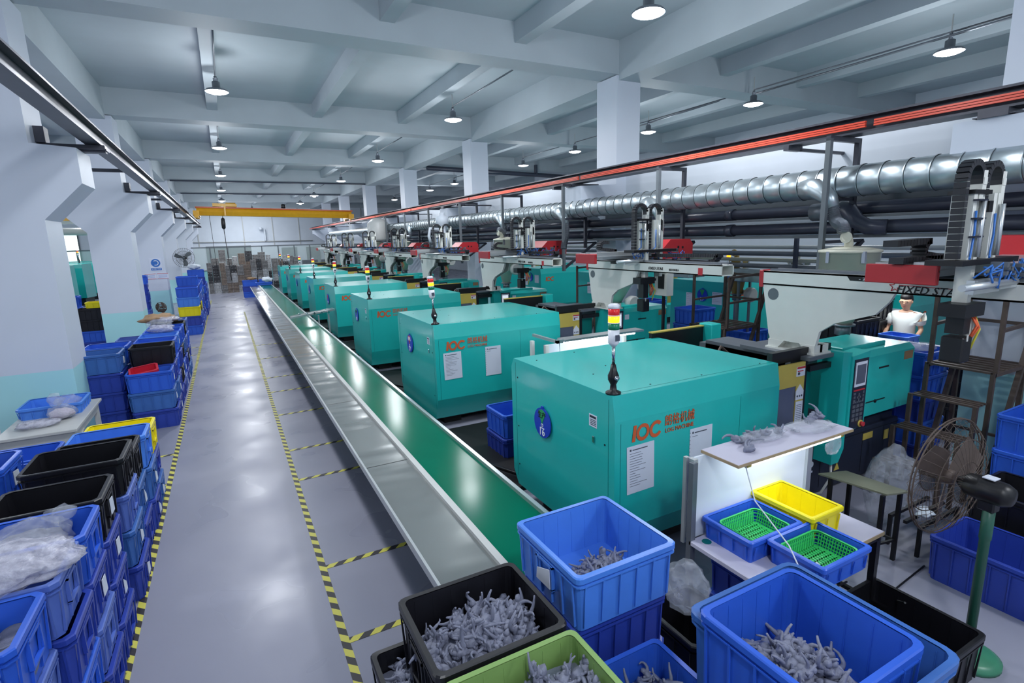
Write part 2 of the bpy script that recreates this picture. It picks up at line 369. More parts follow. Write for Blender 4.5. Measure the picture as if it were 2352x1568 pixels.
# pillars
def pillar_left(b):
    # local origin at right face, front; body goes to -x and +y
    b.prism([(-0.95, 0), (0, 0), (0, 3.42), (0.5, 3.93), (0.5, 4.42), (-0.02, 4.46), (-0.02, ZS-0.7), (-0.85, ZS-0.7), (-0.85, 4.5), (-1.45, 4.42), (-1.45, 3.93), (-0.95, 3.42)], 'xz', 0, 0.9)
for i, y in enumerate(PY):
    o = struct('trim_%d' % (i+1), PILLAR, pillar_left, 'white concrete pillar with haunches and a pale teal dado, left row', loc=(XL, y, 0), key='pl')
    part('haunch_bracket', o, RAILM, lambda b: (b.box((-0.05, 0.42, 4.42), (0.78, 0.58, 4.53)), b.box((-0.12, 0.36, 4.53), (0.1, 0.6, 4.75)), b.box((0.34, 0.36, 4.45), (0.8, 0.64, 4.47)))[0], key='hb', label='dark steel bracket bedded on the haunch')
def pillar_right(b):
    b.prism([(0, 0), (0.66, 0), (0.66, 3.1), (1.15, 3.5), (1.15, 4.05), (0.66, 4.1), (0.66, ZS-0.7), (0, ZS-0.7), (0, 4.1), (-0.98, 4.05), (-0.98, 3.74), (0, 3.0)], 'xz', 0, 0.72)
for i, y in enumerate(PY):
    y = y if i else 2.38
    o = struct('trim_%d' % (i+11), PILLAR, pillar_right, 'white concrete pillar with haunches, right row', loc=(XR, y, 0), key='pr')
    part('haunch_bracket', o, RAILM, lambda b: (b.box((-1.02, 0.25, 4.05), (-0.3, 0.5, 4.12)), b.box((-1.0, 0.2, 4.06), (-0.55, 0.55, 4.07)))[0], key='hbr')
struct('wall_middle', WHITE, lambda b: b.box((8.28, -3, 2.85), (8.48, YE-6, 4.5)), 'white upstand wall between the right pillars')

# tapes on the floor (parts of the floor)
def strip(b, x0, y0, x1, y1): b.box((x0, y0, 0.0), (x1, y1, 0.003))
part('floor_tape', fl, TAPEY, lambda b: strip(b, -1.0, -2.5, -0.94, 34), label='yellow and black tape along the left stacks')
part('floor_tape', fl, TAPEY, lambda b: strip(b, 0.445, -2.5, 0.505, 27), label='yellow and black tape along the conveyor side')
for y in (1.7, 3.78, 4.85, 6.99, 8.12, 10.0, 11.7, 13.05, 15.4, 17.6):
    part('floor_tape', fl, TAPEX, lambda b: strip(b, 0.505, -0.03, 1.9, 0.03), key='tx', loc=(0, y, 0.0005))
for y in (7.75, 8.9, 17.1, 18.4):
    part('floor_tape', fl, TAPEX, lambda b: strip(b, -1.9, -0.03, -1.0, 0.03), key='tx2', loc=(0, y, 0.0005))
part('floor_tape', fl, TAPEX, lambda b: strip(b, 3.9, 0.62, 5.6, 0.7), label='yellow and black tape at the lower right')

# ------------------------------------------------------------------ bay lamps
def bay_lamp(x, y, z, label, watt=True, hood=False, up=6.72):
    t = thing('bay_lamp', label, 'lamp', (x, y, z), group='ceiling bay lamps')
    if hood: prof = [(0.05, 0.26), (0.07, 0.2), (0.3, 0.02), (0.29, 0.0)]
    else: prof = [(0.05, 0.22), (0.08, 0.2), (0.08, 0.08), (0.2, 0.05), (0.24, 0.012), (0.235, 0.0)]
    part('lamp_shade', t, GREYM, lambda b: b.lathe(prof, 20, cap=False), key='ls%d' % hood)
    part('lamp_disc', t, LAMPE, lambda b: b.lathe([(0.0, -0.045), (0.13, -0.035), (0.2, -0.012), (0.225, 0.003)], 20, cap=False) if not hood else b.lathe([(0.0, -0.1), (0.08, -0.08), (0.12, 0.0), (0.27, 0.01)], 16, cap=False), key='ld%d' % hood, label='glowing white diffuser')
    part('lamp_rod', t, LGREY, lambda b: b.tube([(0, 0, 0.2), (0, 0, up-z)], 0.012, 6, cap=False), key=('lr', round(up-z, 2)))
    part('lamp_motor_ring', t, GREYM, lambda b: (b.box((-0.05, -0.012, 0.22), (0.05, 0.012, 0.28)), b.lathe([(0.03, 0.26), (0.03, 0.32)], 8))[0], key='lh')
    yb = max([p+0.62 for p in PY if p+0.62 < y-0.5] or [y-1])
    part('lamp_conduit', t, GREYM, lambda b: b.tube([(0, 0, 0.34), (0, yb-y, 0.34)], 0.016, 6), key=('lco', round(yb-y, 2)))
    if watt:
        l = bpy.data.lights.new('bay_light', 'AREA'); l.shape = 'DISK'; l.size = 0.5; l.energy = LAMP_W; l.color = LAMP_COL; l.spread = PI
        lo = bpy.data.objects.new('bay_light', l); C.objects.link(lo); lo.parent = t; lo.location = (0, 0, -0.07)
        l = bpy.data.lights.new('bay_glow', 'POINT'); l.shadow_soft_size = 0.3; l.energy = UP_W; l.color = LAMP_COL
        lo = bpy.data.objects.new('bay_glow', l); C.objects.link(lo); lo.parent = t; lo.location = (0, 0, -1.0)
ORD = ['first', 'second', 'third', 'fourth', 'fifth', 'sixth', 'seventh', 'eighth', 'ninth', 'tenth', 'eleventh', 'twelfth']
for i, y in enumerate((5.9, 13.95, 21.7, 30.1, 38.0, 47.0)):
    bay_lamp(0.25, y, 6.27, 'round white bay lamp over the aisle, %s' % ('just above the frame' if i == 0 else ORD[i-1]+' one in view'), hood=(i == 5))
for i, y in enumerate((6.46, 13.95, 21.9, 29.5, 39.0, 46.5)):
    bay_lamp(5.75, y, 6.08, 'round white bay lamp over the machines, %s from the camera' % ORD[i], hood=(i > 3))
for i, y in enumerate((5.55, 9.7, 13.5, 17.5, 21.5, 29.6, 33.8, 42)):
    bay_lamp(12.1, y, 6.08, 'round white bay lamp in the right bay, %s from the camera' % ORD[i], watt=(i % 2 == 0))
for i, y in enumerate((6, 14, 22, 30, 38, 46)):
    bay_lamp(-7.5, y, 6.1, 'round white bay lamp in the left bay, %s from the camera' % ORD[i])
bay_lamp(2.6, 54.0, 6.08, 'added lamp brightening the end wall, hidden by the crane girder')  # unseen extra lamp, put in to brighten the end wall
bay_lamp(0.6, 53.6, 6.05, 'second added lamp brightening the end wall, hidden by the hoist end of the crane')  # another unseen lamp, added for more light on the end wall
bay_lamp(0.25, -1.5, 6.27, 'round white bay lamp behind the viewpoint over the aisle')
bay_lamp(5.75, -1.5, 6.08, 'round white bay lamp behind the viewpoint over the machines')
# conduits under the ceiling
for (p, q, lb) in (
                   ((11.9, 1.5, 6.35), (12.2, 9.7, 6.35), 'thin conduit joining two lamps in the right bay'),
                   ((11.9, 10.6, 6.35), (12.2, 15, 6.35), 'short thin conduit beside the third right-bay lamp')):
    tag(part('lamp_conduit', None, GREYM, lambda b, p=p, q=q: b.tube([p, q], 0.022, 6)), lb, 'conduit')
tag(part('ceiling_pipe', None, PVC, lambda b: (b.tube([(9.0, 25.4, 6.35), (18.5, 25.4, 6.1)], 0.11, 8), b.box((12, 25.3, 6.2), (12.1, 25.5, 6.7)), b.box((15, 25.3, 6.1), (15.1, 25.5, 6.7)))[0]), 'dark pipe hung across the right bay under the ceiling', 'pipe')
for y, lb in ((33.8, 'thin dark pipe along the fifth ceiling beam'), (41.8, 'thin dark pipe along the sixth ceiling beam, behind the crane')):
    tag(part('beam_pipe', None, PVC, lambda b: b.tube([(-2.1, 0, 6.38), (8, 0, 6.38)], 0.045, 6), key='bp', loc=(0, y, 0)), lb, 'pipe')

# ------------------------------------------------------------------ crane rails and crane
def ibeam(b, x, y0, y1, z0, z1, w=0.16):
    t = 0.025
    b.box((x-w/2, y0, z0), (x+w/2, y1, z0+t)); b.box((x-w/2, y0, z1-t), (x+w/2, y1, z1)); b.box((x-0.012, y0, z0+t), (x+0.012, y1, z1-t))
    return b
t = thing('crane_rail', 'dark steel crane rail running along the left pillars', 'rail')
part('rail_beam', t, RAILM, lambda b: ibeam(b, -1.56, -2, 51.5, 4.535, 4.77, 0.2))
part('rail_head', t, RAILM, lambda b: b.box((-1.59, -2, 4.77), (-1.53, 51.5, 4.80)))
for y in (-1.0, 5.6, 13.9, 21.9, 29.9):
    part('rail_tie', t, RAILM, lambda b: b.box((-2.25, 0, 4.535), (-1.6, 0.07, 4.60)), key='rt', loc=(0, y, 0))
t = thing('crane_rail', 'dark steel crane rail on the right carrying orange conductor bars', 'rail')
part('rail_beam', t, RAILM, lambda b: ibeam(b, 7.15, -2, 51.5, 4.125, 4.335, 0.28))
def obars(b, y0, y1):
    for z in (4.178, 4.205, 4.232): b.box((6.985, y0, z), (7.02, y1, z+0.02))
y = -2
while y < 51:
    part('conductor_bar', t, ORANGE, lambda b: obars(b, 0, 5.9), key='ob', loc=(0, y, 0)); y += 6.0
for y in (-1.2, 5.0, 11.0, 17.0, 23.0, 29.0, 35.0, 41.0):
    part('rail_hanger', t, RAILM, lambda b: (b.box((7.0, 0, 4.06), (7.3, 0.08, 4.125)), b.box((7.25, 0, 4.06), (8.28, 0.05, 4.10)))[0], key='rh', loc=(0, y, 0))
YC = 35.0
t = thing('overhead_crane', 'yellow overhead travelling crane spanning the far end of the aisle', 'crane', (0, YC, 0))
t.rotation_euler = (0, R(1.6), 0)
ZC = 4.62
part('girder', t, CRANEY, lambda b: b.prism([(-0.22, ZC), (0.22, ZC), (0.3, ZC+0.2), (0.22, ZC+0.42), (-0.22, ZC+0.42), (-0.3, ZC+0.2)], 'yz', -1.25, 7.1))
part('girder_flange', t, CRANEO, lambda b: b.box((-1.3, -0.34, ZC+0.40), (7.15, 0.34, ZC+0.47)), label='orange top flange')
for x in (-1.25, 6.95):
    part('end_truck', t, CRANEY, lambda b: (b.box((-0.15, -0.9, -0.06), (0.15, 0.9, 0.22)), b.box((-0.1, -1.0, -0.16), (0.1, -0.6, 0.0)), b.box((-0.1, 0.6, -0.16), (0.1, 1.0, 0.0)))[0], key='et', loc=(x, 0, ZC))
h = part('hoist', t, CRANEY, lambda b: (b.box((-0.45, -0.4, ZC+0.5), (0.75, 0.3, ZC+0.66)), b.box((0.1, -0.42, ZC+0.0), (0.18, -0.3, ZC+0.5)), b.lathe([(0.14, 0), (0.14, 0.5)], 10, (0.2, -0.1, ZC+0.6), 'x'))[0])
part('hoist_motor', h, BLACK, lambda b: b.lathe([(0.1, 0), (0.13, 0.03), (0.13, 0.2), (0.05, 0.24)], 10, (3.2, -0.2, ZC+0.5)))
part('hook_block', t, BLACK, lambda b: b.lathe([(0.02, 4.52), (0.09, 4.45), (0.11, 4.2), (0.1, 3.95), (0.04, 3.88)], 10, (0.0, -0.3, 0)))
part('hoist_cable', t, BLACK, lambda b: (b.tube([(0, -0.3, 4.5), (0, -0.3, ZC)], 0.015, 5), b.tube([(0, -0.3, 3.9), (0.12, -0.3, 1.5), (0.14, -0.3, 1.0)], 0.018, 5))[0])
part('pendant_cable', t, BLACK, lambda b: b.tube([(-0.65, -0.3, ZC), (-0.55, -0.3, 2.2), (-0.5, -0.3, 1.3)], 0.012, 5))
# crane in the left bay
t = thing('overhead_crane', 'yellow crane girder glimpsed between the pillars in the left bay', 'crane', (0, 27, 0))
part('girder', t, CRANEY, lambda b: b.box((-12.4, -0.2, 4.1), (-3.2, 0.2, 4.55)))
part('hoist', t, RUST, lambda b: (b.box((-5.6, -0.5, 4.55), (-4.7, 0.3, 4.95)), b.box((-5.9, -0.1, 4.55), (-5.7, 0.1, 4.9)))[0])
part('pendant_cable', t, BLACK, lambda b: b.tube([(-3.9, -0.2, 4.1), (-3.7, -0.2, 1.5)], 0.012, 5))
tag(part('wall_duct', None, LGREY, lambda b: (b.tube([(-12.2, 44, 5.2), (-6.6, 44, 5.0)], 0.35, 10), b.tube([(-12, 44.8, 4.2), (-7.2, 44.8, 4.1)], 0.25, 10), b.box((-11, 43.8, 4.6), (-7, 44.2, 4.8)))[0]), 'grey pipes across the far end of the left bay', 'pipe')

# ------------------------------------------------------------------ overhead duct, pipes, frames
DX, DZ, DR = 7.1, 3.57, 0.19
t = thing('air_duct', 'galvanised spiral air duct running along the right side above the machines', 'duct')
SEG = 0.26
for i in range(104):
    part('duct_section', t, GALV, lambda b: b.lathe([(DR+0.008, 0), (DR+0.008, 0.016), (DR, 0.022), (DR, SEG)], 24, ax='y', cap=False), key='ds', loc=(DX, -1.2+i*SEG, DZ))
part('duct_section', t, GALV, lambda b: b.lathe([(DR*1.15, 0), (DR*1.15, 4), (DR, 4.1), (DR, 16)], 20, ax='y'), loc=(DX, 25.84, DZ))
TAPY = [3.2, 5.7, 10.1, 14.4, 18.7, 23.0]
for i, y in enumerate(TAPY[1:]):
    pass
HOSES = [(4.30, 0, 6.72, 3.98, 2.93), (7.40, 0, 6.78, 7.3, 2.72), (10.40, 0, 6.8, 10.3, 2.7), (13.5, 0, 6.5, 12.95, 3.13), (17.7, 0, 6.5, 17.35, 3.08), (22.0, 0, 6.3, 21.65, 3.11)]
for i, (y, yk, hx, hy, hz) in enumerate(HOSES):
    part('duct_branch', t, GALV, lambda b: b.tube([(DX-0.02, 0.45, DZ-0.02), (DX-0.14, 0.2, DZ-0.07), (DX-0.2, 0.0, DZ-0.2), (DX-0.2, -0.05, DZ-0.32)], [0.17, 0.14, 0.095, 0.075], 12), key='dbr', loc=(0, y, 0))
    def hose(b, y=y, hx=hx, hy=hy, hz=hz):
        p0 = Vector((DX-0.2, y-0.05, DZ-0.3)); p3 = Vector((hx, hy, hz)); pts = []; rs = []
        for k in range(61):
            s = k/60; p = (1-s)**3*p0 + 3*(1-s)**2*s*(p0+Vector((0, -0.05, -0.35))) + 3*(1-s)*s*s*(p3+Vector((0.03, 0.03, 0.2))) + s**3*p3
            pts.append(p); rs.append(0.075 if k % 2 else 0.062)
        return b.tube(pts, rs, 10, smooth=False)
    tag(part('corrugated_hose', None, GREYM, hose), 'grey corrugated hose from the duct down to a hopper, %s from the camera' % ORD[i], 'hose')
def pipe_run(x, z, r, label, gaps=()):
    t = thing('plastic_pipe', label, 'pipe')
    y = -1.5; i = 0
    while y < 28:
        part('pipe_length', t, PVC, lambda b: b.lathe([(r, 0), (r, 3.9)], 16, ax='y'), key=('pp', r), loc=(x, y, z))
        part('pipe_coupling', t, PVC, lambda b: b.lathe([(r+0.015, 0), (r+0.015, 0.14)], 16, ax='y'), key=('pc', r), loc=(x, y+3.85, z))
        y += 4.0
    return t
p1 = pipe_run(7.62, 3.25, 0.085, 'upper dark plastic pipe below the silver duct')
p2 = pipe_run(7.62, 3.0, 0.085, 'lower dark plastic pipe below the silver duct')
part('pipe_elbow', p1, PVC, lambda b: b.tube([(7.5, 4.52, 3.24), (7.45, 4.42, 3.26), (7.40, 4.34, 3.22), (7.38, 4.22, 3.08), (7.42, 4.10, 3.0), (7.5, 3.9, 2.99)], [0.1, 0.105, 0.105, 0.1, 0.1, 0.1], 14), label='offset elbow dropping to the lower pipe')
part('pipe_elbow', p1, GREYM, lambda b: b.lathe([(0.12, 0), (0.12, 0.32)], 14, (7.45, 4.55, 3.22), 'y'), label='grey T coupling')
tag(part('cable_tray', None, GREYD, lambda b: (b.box((7.5, -1.5, 3.13), (7.7, 28, 3.16)), b.box((7.5, -1.5, 2.86), (7.75, 28, 2.90)), b.box((7.7, -1.5, 3.34), (7.75, 28, 3.48)))[0]), 'grey strut channels between the dark pipes', 'cable tray')
t = thing('pipe_bundle', 'bundle of thin grey pipes beyond the pillars, under the dark pipes', 'pipe')
for k, z in enumerate((2.68, 2.56, 2.44, 2.32)):
    part('thin_pipe', t, (LGREY, GREYM, BEIGE, GREYM)[k], lambda b, k=k: b.tube([(8.9+0.05*k, 0, 0), (8.9+0.05*k, 30, 0)], 0.035+0.01*(k % 2), 8), loc=(0, 0, z))
for y in (3.5, 6, 8.5, 11, 13.5, 16, 18.5):
    part('pipe_hanger', t, PVC, lambda b: b.box((8.8, 0, 2.1), (8.86, 0.06, 2.85)), key='phg', loc=(0, y, 0))
for i in range(8):
    y = 4.3+3.0*i
    t = thing('support_frame', 'grey steel portal frame carrying the duct and rail, %s from the camera' % ORD[i], 'frame', (0, y, 0), group='portal frames along the duct')
    for x in (6.8, 7.4):
        part('post', t, RAILM if x > 7 else GREYD, lambda b, x=x: b.box((x-0.03, -0.03, 2.7 if x > 7 else 2.2), (x+0.03, 0.03, 4.09)), key=('sp', x))
    for q in (((6.77, -0.03, 4.06), (7.43, 0.03, 4.12)), ((6.8, -0.02, 3.34), (7.4, 0.02, 3.38)), ((6.8, -0.02, 2.8), (7.7, 0.02, 2.84))):
        part('crossbar', t, RAILM, lambda b: b.box(*q), key=('sx', q[0][2]))
    part('brace', t, RAILM, lambda b: b.bar((6.8, 0, 2.25), (7.7, 0, 2.82), 0.05), key='sxb')

# ------------------------------------------------------------------ conveyor
t = thing('belt_conveyor', 'long conveyor with green belt and stainless tray beside the teal machines', 'conveyor')
Y0, Y1 = 2.72, 33.0
part('belt', t, BELT, lambda b: b.box((1.49, Y0, 0.735), (2.06, Y1, 0.75)), label='glossy dark green belt')
y = Y0
while y < Y1-0.1:
    part('tray_panel', t, TRAYM, lambda b: b.box((1.005, 0.004, 0.745), (1.435, 2.43, 0.755)), key='tp', loc=(0, y, 0), label='reflective stainless steel tray panel') if y < Y1-2.4 else None
    y += 2.44
part('tray_edge', t, ALU, lambda b: b.box((0.985, Y0, 0.70), (1.005, Y1-1, 0.768)))
part('divider_rail', t, LGREY, lambda b: b.box((1.435, Y0, 0.74), (1.49, Y1, 0.785)), label='pale grey divider rail')
part('side_rail', t, ALU, lambda b: b.box((2.06, Y0, 0.66), (2.10, Y1, 0.785)))
part('belt_bed', t, BLACK, lambda b: (b.box((1.45, Y0, 0.60), (2.1, Y1, 0.72)), b.box((1.0, Y0, 0.70), (1.45, Y1-1, 0.742)))[0])
for k in range(11):
    y = Y0+0.3+2.9*k
    for x in (1.5, 2.05):
        part('leg', t, ALU, lambda b: b.box((-0.025, -0.025, 0.0), (0.025, 0.025, 0.6)), key='cl', loc=(x, y, 0))
    part('leg_brace', t, ALU, lambda b: (b.box((1.5, -0.02, 0.2), (2.05, 0.02, 0.24)), b.bar((1.02, 0, 0.72), (1.5, 0, 0.4), 0.03))[0], key='clb', loc=(0, y, 0))
t = thing('feed_conveyor', 'small aluminium feeder reaching across the green belt beside the fourth machine', 'conveyor', (2.0, 16.2, 0))
part('feeder_bed', t, ALU, lambda b: (b.bar((-0.55, 0, 0.92), (0.7, 0.35, 1.02), 0.12, 0.05), b.bar((-0.55, 0.2, 0.92), (0.7, 0.55, 1.02), 0.05, 0.06))[0])
part('feeder_roller', t, CHROME, lambda b: [b.lathe([(0.03, 0), (0.03, 0.2)], 8, (x, 0.1, 0.98), 'y') for x in (-0.3, -0.1, 0.1, 0.3, 0.5)] and b)
part('feeder_leg', t, ALU, lambda b: (b.box((0.2, 0.2, 0), (0.24, 0.24, 0.9)), b.box((0.5, 0.3, 0), (0.54, 0.34, 0.9)))[0])

# ------------------------------------------------------------------ injection machines
def logo(parent, x, y, z, s=1.0, near=True):
    def f(b):
        b.M = Matrix.Translation((x, y, z)) @ frame('-Y') @ Matrix.Diagonal((s, s, 1, 1))
        b.prism([(-0.17, -0.075), (-0.135, -0.075), (-0.115, 0.075), (-0.15, 0.075)], 'xy', 0, 0.003)
        for cx, a0, a1 in ((-0.045, 0, 360), (0.108, 42, 330)):
            n = 20; pr = None
            for k in range(n+1):
                a = R(a0+(a1-a0)*k/n)
                q = [b.v((cx+r*math.cos(a)*0.95+0.1*r*math.sin(a), r*math.sin(a), 0.003)) for r in (0.047, 0.08)]
                if pr: b.f([pr[0], pr[1], q[1], q[0]])
                pr = q
        b.M = Matrix(); return b
    part('logo', parent, LOGO, f, label='orange ring shaped maker logo')
    if near:
        text('朗格机械', 0.115*s, parent, (x+0.40*s, y-0.002, z+0.045*s), '-Y', LOGO, 'logo_lettering', sx=0.82)
        text('LOG MACHINE', 0.058*s, parent, (x+0.40*s, y-0.002, z-0.045*s), '-Y', LOGO, 'logo_lettering', sx=0.92)
def sheet(parent, x, y, z, w_, h_, face, seed=0, lines=14, name='notice_sheet', holes=False, tilt=0.0):
    fm = Matrix.Translation((x, y, z)) @ frame(face) @ Matrix.Rotation(tilt, 4, 'Z')
    def f(b): b.M = fm; b.box((-w_/2, -h_/2, 0), (w_/2, h_/2, 0.003)); b.M = Matrix(); return b
    o = part(name, parent, PAPER, f)
    rr = random.Random(seed)
    def g(b):
        b.M = fm
        b.box((-w_*0.40, h_*0.40, 0.003), (-w_*0.34, h_*0.44, 0.004)); b.box((-w_*0.3, h_*0.405, 0.003), (w_*0.25, h_*0.425, 0.004))
        for k in range(lines):
            yy = h_*(0.34-0.74*k/lines)
            b.box((-w_*0.40, yy, 0.003), (-w_*0.40+w_*rr.uniform(0.2, 0.78), yy+h_*0.008, 0.004))
        if holes:
            for k in range(12): b.box((-w_*0.5, h_*(0.42-0.075*k), 0.003), (-w_*0.47, h_*(0.43-0.075*k), 0.004))
        b.M = Matrix(); return b
    part('print', o, INK, g)
    return o
def badge(parent, x, y, z, num, r=0.155, ok=True, face='-X', detail=True):
    fm = Matrix.Translation((x, y, z)) @ frame(face)
    def f(b):
        b.M = fm; b.lathe([(0.0, 0), (r, 0), (r, 0.012), (0.0, 0.012)], 28, cap=False, smooth=False)
        b.box((-0.02, r*0.97, 0), (0.02, r*1.12, 0.012)); b.M = Matrix(); return b
    o = part('number_badge', parent, BADGE, f, label='round blue badge with the number '+num)
    m = BGREEN if ok else BRED
    def g(b):
        b.M = fm; q = [(0, -0.1*r)]
        for k in range(9):
            a = R(50+80*k/8); q.append((r*0.85*math.cos(a)*0.8, r*0.9*math.sin(a)))
        b.prism(q, 'xy', 0.012, 0.015); b.M = Matrix(); return b
    part('status_sector', o, m, g)
    tx = {'-X': -1, '-Y': 0}[face]
    P = lambda u, v, d: tuple(fm @ Vector((u, v, d)))
    if detail:
        text('生产' if ok else '待机', 0.075*r/0.155, o, P(0, r*0.5, 0.016), face, INKB if ok else INKW, 'badge_lettering')
        def e(b): b.M = fm; b.lathe([(0.012, 0.012), (0.02, 0.012), (0.02, 0.014), (0.012, 0.014)], 12, (0, -0.025, 0), cap=False); b.box((-0.04, -0.06, 0.012), (0.04, -0.052, 0.014)); b.M = Matrix(); return b
        part('badge_emblem', o, INKW, e)
    text(num, 0.115*r/0.155, o, P(0, -r*0.62, 0.016), face, INKW, 'badge_number')
def signal_tower(parent, x, y, z, lit='amber', lean=0.0):
    def P(n, m, fn, k): return part(n, st, m, fn, key=k)
    st = part('signal_tower', parent, BLACK, lambda b: b.lathe([(0.065, 0), (0.065, 0.015), (0.03, 0.03), (0.025, 0.08), (0.045, 0.12), (0.047, 0.155), (0.03, 0.195), (0.02, 0.25)], 14), key='st0', loc=(x, y, z))
    st.rotation_euler = (0, lean, 0)
    P('pivot_knob', CHROME, lambda b: b.lathe([(0.0, -0.06), (0.022, -0.055), (0.022, -0.03)], 10, (0, 0, 0.14), 'y'), 'st1')
    P('tower_pole', CHROME, lambda b: b.lathe([(0.014, 0.25), (0.014, 0.41)], 10), 'st2')
    P('tower_body', TWHT, lambda b: b.lathe([(0.02, 0.40), (0.045, 0.43), (0.047, 0.54)], 16), 'st3')
    P('tower_lens_green', TGRN, lambda b: b.lathe([(0.046, 0.54), (0.046, 0.592)], 16), 'st4')
    P('tower_lens_amber', TAMB, lambda b: b.lathe([(0.046, 0.60), (0.046, 0.652)], 16), 'st5')
    P('tower_lens_red', TRED, lambda b: b.lathe([(0.046, 0.66), (0.046, 0.712)], 16), 'st6')
    P('tower_cap', TWHT, lambda b: b.lathe([(0.047, 0.712), (0.047, 0.74), (0.03, 0.75)], 16), 'st7')
    [P('tower_collar', TWHT, lambda b, q=q: b.lathe([(0.048, q), (0.048, q+0.008)], 16), 'st8%s' % q) for q in (0.592, 0.652)]
    P('tower_label', INK, lambda b: b.box((-0.02, -0.049, 0.45), (0.025, -0.047, 0.50)), 'st9')

def machine(Yn, X0, n, num, Lc=2.06, D=1.80, ztop=1.70, ok=True, detail=1, label='', lean=0.0, papers=True, zb=0.22):
    """Yn near side, X0 end face, cover length Lc, depth D; local origin on the floor at the near end corner"""
    t = thing('injection_machine', label, 'machine', (X0, Yn, 0), group='teal injection machines along the conveyor')
    k = (Lc, D, zb)
    prof = [(0.0, 0.5), (0.0, 1.48), (0.035, ztop), (D-0.06, ztop), (D, 1.6), (D, 0.4), (D-0.1, zb), (0.13, zb)]
    part('clamp_cover', t, TEAL, lambda b: b.prism(prof, 'yz', 0.0, Lc), key=('cc', k))
    if detail:
        part('cover_seam', t, TEALD, lambda b: (b.box((0.06, -0.0015, 0.5), (0.064, 0.0, 1.46)), b.box((-0.0015, 0.08, 0.35), (0, 0.084, 1.66)), b.box((-0.0015, D-0.1, 0.35), (0, D-0.096, 1.66)),
             b.box((0.10, 0.09, ztop), (Lc-0.02, 0.094, ztop+0.0015)), b.box((1.5, -0.0015, 0.5), (1.504, 0, 1.46)))[0], key=('cs', k))
        def sc_(b):
            for q in ((0, 0.13, 0.55), (0, 0.13, 1.25), (0, D-0.14, 0.5), (0, D-0.14, 0.95), (0, D-0.14, 1.5)): b.lathe([(0.009, -0.004), (0.009, 0)], 8, q, 'x')
            for q in ((0.12, 0.14, ztop), (0.5, 0.14, ztop), (0.3, 0.7, ztop), (0.6, 0.9, ztop), (1.1, 0.12, ztop), (1.9, 0.12, ztop), (0.15, 1.5, ztop), (0.7, 1.6, ztop)): b.lathe([(0.008, 0), (0.008, 0.004)], 8, q)
            return b
        part('screw', t, INKB, sc_, key=('sw', k))
        part('rating_plate', t, PAPER, lambda b: b.box((-0.004, 0.24, 1.36), (0, 0.35, 1.47)), key='rp')
        part('plate_print', t, NAVY, lambda b: (b.box((-0.005, 0.25, 1.44), (-0.004, 0.34, 1.46)), *[b.box((-0.005, 0.25, z), (-0.004, 0.33, z+0.006)) for z in (1.42, 1.405, 1.39, 1.375)])[0], key='rpp')
        part('cover_latch', t, CHROME, lambda b: b.box((-0.012, 0.27, 1.22), (0, 0.30, 1.28), 0.004), key='la')
    part('machine_base', t, DARK, lambda b: (b.box((0.15, 0.2, 0.12), (Lc, D-0.15, zb)), b.box((0.2, 0.3, 0), (0.5, D-0.3, 0.12)), b.box((Lc-0.4, 0.2, 0), (Lc, D-0.2, 0.12)))[0], key=('mb', k), label='dark steel base frame')
    badge(t, -0.012, 1.12 if D < 1.85 else 1.25, 1.15 if D < 1.85 else 1.22, num, ok=ok, detail=detail > 0)
    logo(t, 0.34, -0.003, 1.35, 0.95, near=detail > 0)
    if papers:
        sheet(t, 0.28, -0.002, 1.03, 0.30, 0.43, '-Y', n, tilt=0.02)
        sheet(t, 0.99, -0.002, 1.02, 0.28, 0.48, '-Y', n+50, lines=1, holes=True)
    signal_tower(t, 0.06, 0.10, ztop, lean=lean)
    # mold area: yellow safety door, window, labels
    x = Lc
    part('safety_door', t, YEL, lambda b: (b.box((x, 0.02, 1.42), (x+0.42, 0.05, 1.66)), b.box((x+0.30, 0.02, 0.70), (x+0.42, 0.05, 1.42)), b.box((x, 0.02, 0.70), (x+0.3, 0.05, 0.80)))[0], key=('sd', k), label='yellow sliding safety door')
    part('door_window', t, SCREEN, lambda b: b.box((x, 0.03, 0.80), (x+0.30, 0.04, 1.42)), key=('dw', k), label='grey window of the safety door')
    def wl(b):
        b.box((x+0.28, 0.012, 1.52), (x+0.41, 0.02, 1.62)); b.prism([(x+0.29, 1.27), (x+0.41, 1.27), (x+0.41, 1.36), (x+0.35, 1.43), (x+0.29, 1.36)], 'xz', 0.012, 0.02); b.box((x+0.30, 0.012, 1.02), (x+0.41, 0.02, 1.25)); return b
    part('warning_label', t, PAPER, wl, key=('wl', k))
    part('label_print', t, INKR, lambda b: (b.box((x+0.28, 0.010, 1.60), (x+0.41, 0.012, 1.62)), b.box((x+0.29, 0.010, 1.57), (x+0.38, 0.012, 1.58)))[0], key=('wlr', k))
    part('label_symbol', t, INK, lambda b: (b.lathe([(0.017, 0.0), (0.017, 0.003)], 10, (x+0.31, 0.009, 1.55), 'y'), *[b.lathe([(0.011, 0), (0.011, 0.003)], 8, (x+0.31+0.035*i, 0.009, 1.31), 'y') for i in range(3)], *[b.box((x+0.31, 0.010, 1.05+0.02*i), (x+0.39, 0.012, 1.055+0.02*i)) for i in range(9)])[0], key=('wls', k))
    part('door_handle', t, BLACK, lambda b: b.box((x+0.34, -0.03, 0.98), (x+0.44, 0.02, 1.02), 0.005), key=('dh', k))
    part('door_rail', t, BLACK, lambda b: (b.box((x+0.0, 0.10, 1.66), (x+0.96, 0.16, 1.78)), b.box((x+0.44, 0.05, 0.5), (x+0.5, 0.2, 1.66)), b.box((x+0.5, 0.02, 1.54), (x+0.95, 0.08, 1.6)), b.box((x+0.87, 0.0, 0.75), (x+0.95, 0.1, 1.6)))[0], key=('dr', k))
